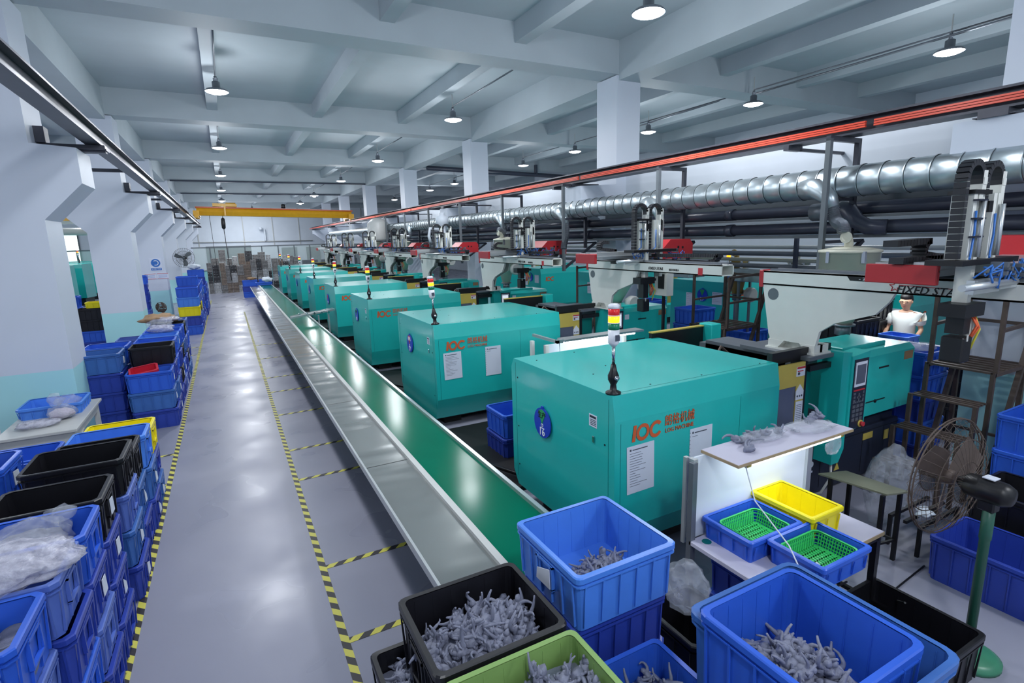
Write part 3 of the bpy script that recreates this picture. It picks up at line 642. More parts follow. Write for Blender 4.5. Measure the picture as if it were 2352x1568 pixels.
    part('rear_guard', t, BLACK, lambda b: b.box((x-0.1, D-0.08, 1.50), (x+0.95, D-0.03, 1.76)), key=('rg', k))
    part('rear_guard_edge', t, YEL, lambda b: b.box((x-0.1, D-0.09, 1.76), (x+0.8, D-0.02, 1.775)), key=('rge', k), label='yellow top edge of the guard')
    part('guard_bracket', t, TEAL, lambda b: b.box((x+0.80, D-0.22, 1.48), (x+0.98, D-0.0, 1.80), 0.01), key=('gb', k))
    part('clamp_block', t, GREYD, lambda b: (b.box((x-0.02, 0.35, 0.6), (x+0.18, D-0.35, 1.55)), b.box((x+0.5, 0.3, 0.5), (x+0.75, D-0.3, 1.62)), b.box((x+0.2, 0.6, 0.9), (x+0.48, D-0.6, 1.3)))[0], key=('cb', k), label='grey mould platens')
    part('tie_bar', t, CHROME, lambda b: [b.lathe([(0.045, 0), (0.045, 0.75)], 10, (x, yy, zz), 'x') for yy in (0.45, D-0.45) for zz in (0.75, 1.42)] and b, key=('tb', k))
    part('mould_hose', t, RUST, lambda b: (b.tube([(x+0.1, 0.5, 1.5), (x+0.2, 0.45, 1.62), (x+0.4, 0.5, 1.5)], 0.02, 6), b.tube([(x+0.05, 0.9, 1.5), (x+0.25, 0.95, 1.68), (x+0.45, 0.9, 1.5)], 0.018, 6))[0], key=('mh', k))
    part('inner_panel', t, TEALD, lambda b: b.box((x+0.52, 0.22, 0.75), (x+0.84, 0.25, 1.58)), key=('ip', k))
    # base of injection side
    xe = x+2.50
    part('lower_cabinet', t, NAVY, lambda b: (b.box((x-0.05, 0.10, 0.05), (xe, D-0.25, 0.66), 0.01), b.box((x+0.2, 0.15, 0.66), (xe-0.05, D-0.3, 0.74)))[0], key=('lc', k), label='dark navy lower cabinet')
    if detail:
        part('cabinet_seam', t, INKB, lambda b: (b.box((x+0.95, 0.097, 0.1), (x+0.957, 0.10, 0.6)), b.box((x+1.75, 0.097, 0.1), (x+1.757, 0.10, 0.6)), b.box((x, 0.097, 0.6), (xe, 0.10, 0.607)))[0], key=('cse', k))
        part('cabinet_label', t, YEL, lambda b: (b.box((x+1.75, 0.094, 0.50), (x+1.95, 0.098, 0.58)), b.box((x+2.2, 0.094, 0.42), (x+2.3, 0.098, 0.54)), b.prism([(x+1.22, 0.24), (x+1.32, 0.24), (x+1.27, 0.33)], 'xz', 0.094, 0.098))[0], key=('cla', k), label='yellow warning labels')
        part('socket_plate', t, PAPER, lambda b: (b.box((x+1.05, 0.094, 0.46), (x+1.12, 0.098, 0.52)), b.box((x+1.13, 0.094, 0.46), (x+1.20, 0.098, 0.52)), b.lathe([(0.035, 0.090), (0.035, 0.098)], 12, (x+0.78, 0, 0.42), 'y'), b.box((x+0.75, 0.092, 0.32), (x+0.81, 0.098, 0.34)))[0], key=('spl', k))
    # control panel (pendant)
    c = x+0.86
    part('control_pillar', t, TEAL, lambda b: b.prism([(c, 1.72), (c+0.16, 1.70), (c+0.16, 0.62), (c+0.08, 0.48), (c-0.05, 0.48), (c-0.05, 0.66), (c, 0.85)], 'xz', -0.10, 0.12), key=('cp', k))
    cpn = part('control_panel', t, TEAL, lambda b: b.prism([(c+0.14, 1.66), (c+0.46, 1.69), (c+0.46, 0.86), (c+0.14, 0.80)], 'xz', -0.12, 0.06), key=('cpp', k))
    cx = c+0.29
    part('keypad', cpn, NAVY, lambda b: b.box((c+0.18, -0.128, 0.84), (c+0.43, -0.12, 1.62)), key=('kp', k))
    part('screen_bezel', cpn, PAPER, lambda b: b.box((c+0.195, -0.134, 1.32), (c+0.395, -0.128, 1.59)), key=('sb', k))
    part('screen', cpn, SCREEN if n == 16 else SCREENL, lambda b: b.box((c+0.215, -0.137, 1.35), (c+0.375, -0.134, 1.56)), key=('scn', k, n == 16))
    def keys(b):
        for i in range(3):
            for j in range(4): b.box((c+0.20+0.07*i, -0.133, 0.93+0.05*j), (c+0.25+0.07*i, -0.128, 0.965+0.05*j))
        for i in range(6): b.box((c+0.20+0.033*i, -0.133, 1.135), (c+0.225+0.033*i, -0.128, 1.15))
        for i in range(3): b.box((c+0.20, -0.133, 1.15+0.04*i), (c+0.235, -0.128, 1.175+0.04*i)); b.box((c+0.37, -0.133, 1.15+0.04*i), (c+0.39, -0.128, 1.175+0.04*i))
        b.box((c+0.29, -0.133, 1.15), (c+0.31, -0.128, 1.24)); b.box((c+0.265, -0.133, 1.185), (c+0.335, -0.128, 1.205)); return b
    if detail:
        part('key', cpn, GREYM, keys, key=('ky', k), stuff=True)
        part('panel_stripe', cpn, INKR, lambda b: b.box((c+0.195, -0.133, 1.27), (c+0.395, -0.128, 1.285)), key=('pst', k))
    eb = part('emergency_button', cpn, YEL, lambda b: b.lathe([(0.04, -0.14), (0.04, -0.12)], 14, (c+0.37, 0, 0.885), 'y'), key=('eb', k))
    part('button_head', eb, INKR, lambda b: b.lathe([(0.026, -0.17), (0.026, -0.14)], 12, (c+0.37, 0, 0.885), 'y'), key=('ebh', k))
    part('panel_cable', t, LGREY, lambda b: b.tube([(c+0.05, -0.04, 0.5), (c+0.04, -0.06, 0.3), (c-0.1, -0.05, 0.15), (c-0.15, 0.1, 0.05)], 0.015, 6), key=('pcb', k))
    # injection cover
    i0, i1 = c+0.47, xe-0.02
    part('injection_cover', t, TEAL, lambda b: (b.prism([(0.0, 0.86), (0.0, 1.56), (0.06, 1.62), (0.75, 1.62), (0.8, 0.86)], 'yz', i0, i1), b.box((i0-0.05, 0.15, 1.60), (i1-0.35, 0.62, 1.67), 0.01))[0], key=('ic', k), label='teal injection unit cover')
    part('cover_slot', t, INKB, lambda b: (b.box((i0+0.42, -0.003, 1.40), (i0+0.62, 0, 1.42)), b.box((i0+0.1, -0.006, 1.02), (i0+0.6, 0, 1.032)), b.lathe([(0.02, -0.012), (0.02, 0)], 8, (i0+0.4, 0, 1.02), 'y'))[0], key=('csl', k))
    part('faded_mark', t, CARD, lambda b: b.box((i1-0.22, -0.002, 1.44), (i1-0.03, 0, 1.54)), key=('fm', k), label='faded orange patch')
    part('cover_label', t, PAPER, lambda b: b.box((i0+0.10, -0.003, 1.43), (i0+0.20, 0, 1.52)), key=('cvl', k))
    part('top_plate', t, GREYM, lambda b: (b.box((x+0.45, 0.0, 1.66), (x+0.98, 0.85, 1.70)), b.box((x+0.5, 0.2, 1.5), (x+0.9, D-0.4, 1.66)))[0], key=('tpp', k))
    return t

MACH = [(3.29, 2.655, 16, '16', 2.06, 1.80, 1.70), (7.71, 2.70, 17, '17', 2.30, 1.98, 1.70), (12.10, 2.72, 18, '18', 2.25, 1.95, 1.70), (16.40, 2.74, 19, '19', 2.20, 1.9, 1.70),
        (20.70, 2.74, 20, '20', 2.15, 1.9, 1.70), (24.90, 2.76, 21, '21', 2.05, 1.9, 1.70), (29.3, 2.76, 22, '22', 2.05, 1.9, 1.70), (33.6, 2.72, 23, '23', 2.05, 1.9, 1.70)]
for i, (yn, x0, n, num, Lc, D, zt) in enumerate(MACH):
    machine(yn, x0, n, num, Lc, D, zt, ok=(n not in (17, 19)), detail=1 if i < 3 else 0, papers=i < 2, lean=(0.0, -0.055, 0, 0.02, 0, 0, 0, 0)[i], zb=(0.25 if i == 0 else 0.16),
            label='teal injection moulding machine with blue badge %s, %s in the row' % (num, ORD[i]))
# machines of the right bay (seen past the pillars)
def far_machine(x, y, rz, n, label, zt=1.78, L=2.3, num='29', face=True, tower=True):
    t = thing('injection_machine', label, 'machine', (x, y, 0), rz, group='teal machines in the neighbouring bays')
    part('clamp_cover', t, TEAL, lambda b: b.prism([(0, 0.4), (0, zt-0.2), (0.035, zt), (1.8, zt), (1.85, zt-0.1), (1.85, 0.35), (1.75, 0.2), (0.12, 0.2)], 'yz', 0, L), key=('fcc', zt, L))
    part('machine_base', t, DARK, lambda b: b.box((0.1, 0.15, 0), (L+1.8, 1.7, 0.2)), key=('fmb', L))
    part('safety_door', t, YEL, lambda b: b.box((L, 0.02, 0.7), (L+0.45, 0.06, zt-0.1)), key=('fsd', zt, L))
    part('injection_cover', t, TEAL, lambda b: (b.box((L+0.9, 0.1, 0.6), (L+2.2, 0.9, zt-0.1)), b.box((L, 0.1, 0.2), (L+2.2, 1.6, 0.6)))[0], key=('fic', zt, L))
    if face:
        badge(t, -0.012, 0.75, zt-0.35, num, r=0.16, detail=False)
        logo(t, 0.40, -0.003, zt-0.4, 1.1, near=False)
        sheet(t, -0.002, 1.15, zt-0.5, 0.3, 0.36, '-X', n, lines=5); sheet(t, -0.002, 0.3, zt-0.4, 0.3, 0.3, '-X', n+9, lines=5)
    if tower: signal_tower(t, 0.1, 0.1, zt)
    return t
far_machine(10.5, 8.85, 0, 31, 'teal machine with sheets and badge 29 on its end, in the right bay', num='29')
far_machine(10.6, 5.0, 0, 32, 'teal machine in the right bay behind the standing worker', num='28')
far_machine(10.5, 13.2, 0, 33, 'teal machine in the right bay behind the third robot', num='30')
far_machine(10.5, 17.5, 0, 34, 'teal machine in the right bay behind the fourth robot', num='31')
far_machine(10.5, 21.8, 0, 35, 'teal machine in the right bay behind the fifth robot', num='32')
for i, y in enumerate((32.5, 36.3, 40.2, 44.5)):
    t = thing('injection_machine', 'tall teal machine in the left bay glimpsed between pillars, %s from the camera' % ORD[i], 'machine', (-6.9+0.05*i, y, 0), group='teal machines in the neighbouring bays')
    part('clamp_cover', t, TEAL, lambda b: b.prism([(0, 0.4), (0, 2.0), (0.04, 2.2), (2.4, 2.2), (2.45, 2.0), (2.45, 0.3)], 'yz', -3.2, 0), key='lmc')
    part('machine_base', t, DARK, lambda b: b.box((-3.1, 0.1, 0), (-0.1, 2.3, 0.35)), key='lmb')
    part('notice_sheet', t, PAPER, lambda b: b.box((-0.75, -0.01, 1.45), (-0.5, 0, 1.85)), key='lmn')
    part('number_badge', t, BADGE, lambda b: b.lathe([(0.2, -0.01), (0.2, 0)], 14, (-1.1, 0, 1.5), 'y'), key='lmbd')
    signal_tower(t, -0.9, 0.2, 2.2)

# ------------------------------------------------------------------ robots
def chain(b, path, wd=0.07, th=0.05, face='y', link=0.045):
    """energy chain: separate links along a path"""
    pts = [Vector(p) for p in path]; acc = []
    for i in range(len(pts)-1):
        n = max(1, int((pts[i+1]-pts[i]).length/link))
        for k in range(n): acc.append(pts[i].lerp(pts[i+1], k/n))
    acc.append(pts[-1])
    for i in range(len(acc)-1):
        p, q = acc[i], acc[i+1]; d = (q-p); L_ = d.length; d.normalize()
        side = Vector((0, 1, 0)) if face == 'y' else Vector((1, 0, 0)) if face == 'x' else Vector((0, 0, 1))
        up = d.cross(side).normalized()
        m = Matrix((( *d, 0), (*side, 0), (*up, 0), (0, 0, 0, 1))).transposed(); m.translation = (p+q)/2
        b.M = m; b.box((-L_*0.52, -wd/2, -th/2), (L_*0.38, wd/2, th/2)); b.M = Matrix()
    return b
def arc(c, r, a0, a1, n, plane='xz'):
    out = []
    for k in range(n+1):
        a = R(a0+(a1-a0)*k/n); u, v = r*math.cos(a), r*math.sin(a)
        out.append((c[0]+u, c[1], c[2]+v) if plane == 'xz' else (c[0], c[1]+u, c[2]+v) if plane == 'yz' else (c[0]+u, c[1]+v, c[2]))
    return out
def robot(xr, yn, yend, carr, n, label, near=False, zb=1.68, arms=(3.3, 3.5), capx=-0.55, covx=1.05, armx=0.05, drop=1.85, ao=0.0):
    """xr beam left face X, yn machine near side, yend near end of the beam, carr y of the carriage"""
    t = thing('take_out_robot', label, 'robot', (xr, yn, 0), group='white take-out robots over the machines')
    ye = yend-yn; yc = carr-yn; ya = yc+ao
    part('pedestal', t, ROBW, lambda b: (b.prism([(0.95, 2.40), (0.95, 2.37), (0.85, 1.86), (0.82, 1.80), (0.30, 1.80), (0.27, 1.95), (0.12, 2.06), (-0.25, 2.19), (-0.36, 2.32), (-0.40, 2.40)], 'yz', -0.012, 0.03),
         b.prism([(0.95, 2.37), (0.85, 1.80), (0.55, 1.80), (0.45, 2.0), (-0.2, 2.2), (-0.3, 2.39)], 'yz', 0.17, 0.2),
         b.box((0.0, 0.80, 1.80), (0.2, 0.84, 2.37)))[0], label='white sheet pedestal with a sloping underside')
    part('pedestal_foot', t, ROBW, lambda b: (b.box((-0.04, 0.28, 1.70), (0.24, 0.86, 1.72)), b.prism([(0.30, 1.72), (0.40, 1.72), (0.47, 1.80), (0.30, 1.80)], 'yz', -0.02, 0.22), b.prism([(0.72, 1.72), (0.84, 1.72), (0.84, 1.80), (0.65, 1.80)], 'yz', -0.02, 0.22), b.box((0.08, 0.30, 1.72), (0.12, 0.84, 1.80)))[0])
    part('pedestal_opening', t, GREYD, lambda b: b.lathe([(0.065, -0.016), (0.065, -0.010)], 16, (0, 0.82, 2.30), 'x'), label='round cut-out in the pedestal')
    def tubebeam(b):
        for q in (((-0.02, 2.40), (0.22, 2.415)), ((-0.02, 2.535), (0.22, 2.55)), ((-0.02, 2.40), (0.0, 2.55)), ((0.2, 2.40), (0.22, 2.55))):
            b.box((q[0][0], ye, q[0][1]), (q[1][0], 0.95, q[1][1]))
        return b
    part('traverse_beam', t, ROBW, tubebeam)
    part('beam_cap', t, RED, lambda b: b.box((-0.03, 0.95, 2.37), (0.23, 1.0, 2.56), 0.006), label='red end cap')
    part('beam_rail', t, GREYM, lambda b: (b.box((0.02, ye+0.05, 2.55), (0.05, 0.9, 2.575)), b.box((0.15, ye+0.05, 2.55), (0.18, 0.9, 2.575)))[0])
    fx = Matrix.Translation((-0.022, yc-0.28 if near else ye+1.4, 2.46))
    if near:
        part('axis_plate', t, INKB, lambda b: b.prism([(0.03, 2.535), (-0.30, 2.535), (-0.32, 2.495), (0.0, 2.495)], 'yz', -0.024, -0.02))
        text('- Z +', 0.035, t, (-0.026, -0.14, 2.515), '-X', INKW, 'axis_lettering', sx=1.6)
        text('FIXED STAR', 0.095, t, (-0.024, -0.66, 2.44), '-X', INKB, 'beam_lettering', shear=0.25, ext=0.003)
        def star(b):
            b.M = Matrix.Translation((-0.024, -0.40, 2.465)) @ frame('-X')
            pts = []
            for k in range(10):
                a = R(90+36*k); r = 0.05 if k % 2 == 0 else 0.021; pts.append(Vector((r*math.cos(a), r*math.sin(a), 0)))
            for k in range(10):
                if k in (8, 9, 7): continue
                b.bar(pts[k], pts[(k+1) % 10], 0.006, 0.003)
            b.bar((0.03, 0.016, 0), (0.46, 0.005, 0), 0.005, 0.003); b.M = Matrix(); return b
        part('star_emblem', t, INKR, star)
    else:
        text('FIXED STAR', 0.06, t, (-0.024, ye+1.25, 2.46), '-X', INKB, 'beam_lettering', shear=0.25, ext=0.003)
        if n < 19:
            text('固定星机器人', 0.035, t, (-0.024, ye+0.86, 2.45), '-X', INKB, 'beam_lettering')
            part('brand_plate', t, INKR, lambda b: b.box((-0.024, ye+0.32, 2.40), (-0.02, ye+0.40, 2.50)))
            part('axis_plate', t, INKB, lambda b: b.box((-0.024, 0.12, 2.50), (-0.02, 0.30, 2.53)))
    # crosswise unit
    part('cross_beam', t, ALU, lambda b: (b.box((capx+0.02, yc-0.02, 2.60), (covx+0.35, yc+0.16, 2.71)), b.box((capx+0.02, yc+0.3, 2.58), (covx+0.1, yc+0.45, 2.70)), b.box((capx, yc-0.03, 2.635), (covx+0.3, yc-0.02, 2.65)))[0])
    part('cross_cover', t, RED, lambda b: b.box((capx-0.03, yc-0.03, 2.535), (capx+0.02, yc+0.50, 2.69), 0.006), label='red end cover of the cross beam')
    part('motor_cover', t, RED, lambda b: b.prism([(covx-0.1, 2.56), (covx-0.1, 2.70), (covx+0.10, 2.88), (covx+0.55, 2.88), (covx+0.62, 2.80), (covx+0.62, 2.56)], 'xz', yc-0.15, yc+0.45), label='red chamfered motor cover')
    part('cover_vent', t, INKB, lambda b: (b.box((covx+0.26, yc-0.155, 2.73), (covx+0.30, yc-0.15, 2.77)), b.box((covx+0.36, yc-0.155, 2.73), (covx+0.40, yc-0.15, 2.76)))[0])
    part('carriage', t, BLACK, lambda b: (b.box((-0.15, yc-0.28, 2.575), (0.45, yc+0.4, 2.60)), b.box((armx-0.14, ya-0.30, 2.70), (armx+0.75, ya-0.06, 2.74)))[0])
    part('carriage_plate', t, ALU, lambda b: (b.box((armx-0.1, yc-0.33, 2.50), (armx+0.30, yc-0.28, 2.60)), b.box((-0.3, yc-0.36, 2.52), (armx+0.9, yc-0.32, 2.55)), b.lathe([(0.025, -0.5), (0.025, 0.3)], 10, (armx+0.1, yc-0.38, 2.57), 'x'))[0])
    # vertical arms
    z0s = (2.30, 2.62 if near else 2.30)
    for j, (ax, zt, w_) in enumerate(((armx, arms[0], 0.12), (armx+0.30, arms[0]-0.02, 0.13))):
        part('arm_slide', t, ROBW, lambda b, ax=ax, zt=zt: (b.box((ax, ya-0.26, 2.74), (ax+0.05, ya-0.12, zt)), b.box((ax+0.07, ya-0.26, 2.74), (ax+0.13, ya-0.12, zt)), b.box((ax+0.05, ya-0.22, 2.74), (ax+0.07, ya-0.14, zt)))[0])
        part('arm', t, ROBW, lambda b, ax=ax, z0=z0s[j]: (b.box((ax+0.15, ya-0.24, z0), (ax+0.21, ya-0.14, arms[1])), b.box((ax+0.155, ya-0.245, arms[1]-0.1), (ax+0.205, ya-0.24, arms[1]-0.05)))[0])
        part('arm_mark', t, INKB, lambda b, ax=ax: b.prism([(ax+0.155, 3.22), (ax+0.195, 3.19), (ax+0.195, 3.02), (ax+0.155, 3.05)], 'xz', ya-0.243, ya-0.24) if not near else b.prism([(ax+0.16, 3.16), (ax+0.18, 3.18), (ax+0.18, 2.98), (ax+0.16, 2.96)], 'xz', ya-0.243, ya-0.24))
        part('air_tube', t, TILEB, lambda b, ax=ax, zt=zt: b.tube([(ax+0.03, ya-0.27, zt-0.15), (ax+0.02, ya-0.28, zt-0.3), (ax+0.03, ya-0.27, 2.78), (ax-0.05, ya-0.3, 2.75)], 0.008, 5), label='blue air tube')
        part('arm_cylinder', t, ALU, lambda b, ax=ax, zt=zt: b.lathe([(0.02, 2.76), (0.02, zt-0.08)], 8, (ax+0.09, ya-0.285, 0)))
        r = 0.12
        part('energy_chain', t, CHAIN, lambda b, ax=ax: chain(b, [(ax-0.06, ya-0.2, 2.75), (ax-0.06, ya-0.2, arms[1]-0.08)] + arc((ax+0.055, ya-0.2, arms[1]-0.06), 0.115, 180, 0, 10) + [(ax+0.17, ya-0.2, arms[1]-0.1)], 0.08, 0.045, 'y'))
    part('tube_tie', t, NAVY, lambda b: [b.box((armx-0.01, ya-0.30, z), (armx+0.12, ya-0.26, z+0.012)) for z in (2.9, 3.03, 3.16)] and b)
    part('arm_bracket', t, BLACK, lambda b: (b.box((armx-0.02, ya-0.27, arms[0]-0.03), (armx+0.24, ya-0.1, arms[0])), b.box((armx+0.14, ya-0.30, arms[0]-0.16), (armx+0.20, ya-0.26, arms[0]-0.08)))[0])
    # chain over cross beam & beam
    part('energy_chain', t, CHAIN, lambda b: chain(b, [(armx-0.1, yc+0.25, 2.86), (capx+0.35, yc+0.25, 2.87)] + arc((capx+0.35, yc+0.25, 2.79), 0.08, 90, 200, 6) + [(capx+0.6, yc+0.25, 2.72), (armx, yc+0.25, 2.72)], 0.11, 0.05, 'y'))
    part('energy_chain', t, CHAIN, lambda b: chain(b, [(0.3, yc-0.2, 2.64), (0.3, ye+0.3, 2.66)] + arc((0.3, ye+0.3, 2.60), 0.06, 90, 0, 4, 'yz')[::1] + [(0.3, ye+0.5, 2.56), (0.3, yc, 2.56)], 0.10, 0.05, 'x'))
    # cabling tangle and gripper
    def tangle(b):
        rr = random.Random(n)
        for k in range(14):
            x = armx+rr.uniform(-0.1, 0.9); p = [(x, yc-0.34+rr.uniform(-0.04, 0.04), 2.60+rr.uniform(-0.06, 0.1))]
            for q in range(4): p.append((p[-1][0]+rr.uniform(-0.07, 0.12), yc-0.36+rr.uniform(-0.06, 0.04), 2.62+rr.uniform(-0.08, 0.13)))
            b.tube(p, 0.007, 5)
        return b
    part('air_tube', t, TILEB, tangle, stuff=True, label='tangle of thin blue air tubes')
    def valves(b):
        rr = random.Random(n+3)
        for k in range(16):
            x = armx+0.1+rr.uniform(0, 0.8); z = 2.60+rr.uniform(-0.02, 0.12); s = rr.uniform(0.02, 0.045); b.box((x, yc-0.40, z), (x+s, yc-0.30, z+s))
        return b
    part('valve_block', t, GREYM, valves, stuff=True)
    gz = 0.11 if near else 0.0
    gp = part('gripper', t, BLACK, lambda b: (b.box((armx+0.0, ya-0.30, 2.20+gz), (armx+0.30, ya-0.12, 2.30+gz)), b.box((armx+0.10, ya-0.26, drop+0.22), (armx+0.20, ya-0.14, 2.20+gz)), b.box((armx+0.08, ya-0.28, drop), (armx+0.22, ya-0.13, drop+0.2), 0.01), b.box((armx+0.2, ya-0.2, 2.23+gz), (armx+0.42, ya-0.16, 2.27+gz)))[0], label='black gripper hanging from the arm')
    part('finger', gp, LGREY, lambda b: (b.box((armx+0.12, ya-0.285, drop+0.17), (armx+0.14, ya-0.28, drop+0.22)), b.box((armx+0.26, ya-0.24, 2.03+gz), (armx+0.28, ya-0.2, 2.2+gz)), b.box((armx+0.30, ya-0.24, 2.0+gz), (armx+0.32, ya-0.2, 2.2+gz)))[0])
    part('air_tube', gp, ORT, lambda b: (b.tube([(armx+0.22, ya-0.25, 2.2+gz), (armx+0.26, ya-0.28, 2.12+gz), (armx+0.25, ya-0.24, 2.0+gz)], 0.009, 5), b.tube([(armx+0.26, ya-0.25, 2.2+gz), (armx+0.30, ya-0.28, 2.1+gz), (armx+0.27, ya-0.24, 2.0+gz)], 0.009, 5))[0], label='orange tubes')
    part('air_tube', gp, YET, lambda b: b.tube([(armx+0.28, ya-0.25, 2.2+gz), (armx+0.34, ya-0.27, 2.08+gz), (armx+0.30, ya-0.24, 1.92+gz)], 0.009, 5), label='yellow tube')
    return t
robot(5.31, 3.03, 0.9, 2.15, 16, 'white take-out robot over the nearest machine, with the large FIXED STAR lettering', near=True, arms=(3.24, 3.38), capx=-0.45, covx=1.2, armx=-0.52, drop=1.95, ao=0.04)
robot(5.85, 7.08, 5.03, 7.02, 17, 'white take-out robot, second from the camera, above the machine with badge 17', arms=(3.22, 3.38), capx=-0.62, covx=0.75, armx=-0.08, drop=1.75, ao=-0.17)
for i, (yn, yc, xr) in enumerate(((11.6, 10.9, 5.75), (15.9, 15.6, 5.6), (20.2, 20.0, 5.55), (24.4, 24.4, 5.5), (28.8, 28.6, 5.4), (33.1, 32.8, 5.3))):
    robot(xr, yn, yn-2.5, yc, 18+i, 'white take-out robot above the machine with badge %d, %s in the row' % (18+i, ORD[i+2]), arms=(3.2, 3.36), capx=-0.55, covx=0.8, armx=0.0, drop=1.85)

# ------------------------------------------------------------------ hoppers
def hopper(x, y, z, label, r=0.30, h=0.42, m=BEIGE, elbow=True, low=1.66):
    t = thing('material_hopper', label, 'hopper', (x, y, 0), group='material hoppers behind the robots')
    part('drum', t, m, lambda b: b.lathe([(r, z), (r, z+h), (r+0.02, z+h), (r+0.02, z+h+0.03), (r-0.02, z+h+0.04)], 24))
    part('lid', t, m, lambda b: b.lathe([(r-0.02, z+h+0.04), (r*0.5, z+h+0.07), (0.05, z+h+0.08)], 24))
    part('cone', t, m, lambda b: b.lathe([(0.10, low+0.12), (r-0.01, z-0.02), (r+0.015, z-0.01), (r+0.015, z)], 24))
    part('outlet', t, GREYM, lambda b: (b.lathe([(0.14, low+0.10), (0.14, low+0.12)], 16), b.lathe([(0.09, low-0.02), (0.09, low+0.10)], 12))[0])
    if x > 9: part('hopper_stand', t, GREYM, lambda b: [b.box((u-0.02, v-0.02, 0), (u+0.02, v+0.02, z)) for u in (-r, r) for v in (-r, r)] and b)
    part('latch', t, CHROME, lambda b: [b.box((-0.02+rx*(r+0.012), -0.02+ry*(r+0.012), z+h-0.12), (0.02+rx*(r+0.012), 0.02+ry*(r+0.012), z+h+0.02)) for rx, ry in ((-0.55, -0.83), (0.8, -0.6), (-0.95, 0.2))] and b)
    if elbow and y > 5: part('blower', t, LGREY, lambda b: (b.lathe([(0.13, 0), (0.15, 0.03), (0.15, 0.12), (0.06, 0.14)], 18, (0.1, -r-0.15, z-0.35), 'y'), b.tube([(0.1, -r-0.08, z-0.35), (0.1, -r+0.1, z-0.3)], 0.05, 8))[0])
    if elbow:
        part('inlet_elbow', t, m, lambda b: b.tube([(-0.12, -0.05, z+h+0.04), (-0.12, -0.05, z+h+0.12), (-0.16, -0.06, z+h+0.17), (-0.24, -0.08, z+h+0.19)], 0.05, 12))
        part('inlet_flange', t, m, lambda b: b.lathe([(0.07, 0), (0.07, 0.02)], 16, (-0.25, -0.08, z+h+0.19), 'x'))
    return t
hopper(6.95, 4.02, 2.33, 'beige hopper drum behind the nearest robot pedestal', r=0.33, h=0.36)
hopper(6.75, 8.4, 2.02, 'beige hopper with a wide cone behind the second robot', r=0.33, h=0.40, low=1.5)
hopper(6.7, 13.0, 2.5, 'beige hopper behind the third robot', r=0.30, h=0.42)
hopper(6.6, 17.4, 2.6, 'grey-white hopper with a tall dryer head behind the fourth robot', r=0.3, h=0.3)
hopper(6.5, 21.7, 2.5, 'beige hopper behind the fifth robot', r=0.28, h=0.4)
hopper(6.5, 26.0, 2.5, 'beige hopper behind the sixth robot', r=0.28, h=0.4)
for (x, y, z, l) in ((9.3, 7.6, 2.05, 'tan hopper beyond the pillars, left of two'), (9.4, 6.35, 2.05, 'tan hopper beyond the pillars, right of two'), (9.3, 11.0, 2.05, 'tan hopper beyond the pillars near the third portal frame')):
    hopper(x, y, z, l, r=0.17, h=0.32, m=BEIGE if 'right' in l else CR['tan'], low=1.6)
t = thing('dryer_head', 'white dryer head with pipes standing above the fourth robot', 'dryer', (6.6, 17.4, 0))
part('dryer_body', t, WHITE, lambda b: b.lathe([(0.2, 2.98), (0.2, 3.15), (0.12, 3.2), (0.12, 3.45), (0.22, 3.5), (0.22, 3.72), (0.1, 3.78), (0.1, 3.86)], 18))
part('dryer_pipe', t, WHITE, lambda b: b.tube([(-0.1, -0.1, 3.3), (-0.5, -0.15, 3.35), (-0.55, -0.15, 3.1), (-0.5, -0.15, 2.9)], 0.05, 8))
t = thing('filter_drum', 'round grey fan housing by the far end of the silver duct', 'fan', (6.6, 26.0, 0))
part('drum_body', t, LGREY, lambda b: b.lathe([(0.45, 3.0), (0.5, 3.1), (0.5, 3.8), (0.3, 4.0), (0.1, 4.05)], 18))
for i, (x, y, w_) in enumerate(((8.95, 9.0, 1.1), (9.0, 7.15, 0.9), (9.0, 5.5, 0.8))):
    tag(part('insulated_box', None, GALV, lambda b, w_=w_: b.box((0, 0, 2.0), (0.5, w_, 2.25), 0.01), loc=(x, y-0.4, 0)), 'silver insulated box beyond the pillars, %s from the left' % ORD[i], 'box')
    part('blue_label', bpy.data.objects['insulated_box' if i == 0 else 'insulated_box.%03d' % i], TILEB, lambda b, w_=w_: b.box((-0.01, w_-0.1, 2.02), (0, w_-0.02, 2.22)))
# grey power boxes
def pbox(x, y, z, label, w_=0.22, h=0.42, dark=False):
    t = thing('power_box', label, 'box', (x, y, z))
    part('box_body', t, LGREY if not dark else ROBW, lambda b: b.box((0, 0, 0), (0.16, w_, h), 0.008))
    part('box_label', t, INKB if dark else PAPER, lambda b: b.box((-0.003, w_*0.2, h*0.3), (0, w_*0.7, h*0.9 if dark else h*0.6)))
    part('box_post', t, BLACK, lambda b: b.box((0.08, w_/2, -z), (0.12, w_/2+0.04, 0)))
pbox(6.9, 8.95, 1.72, 'grey power box on a post behind the machine with badge 18', 0.3, 0.45)
pbox(6.62, 6.85, 1.92, 'white control box with a black face behind the second robot beam', 0.3, 0.42, True)

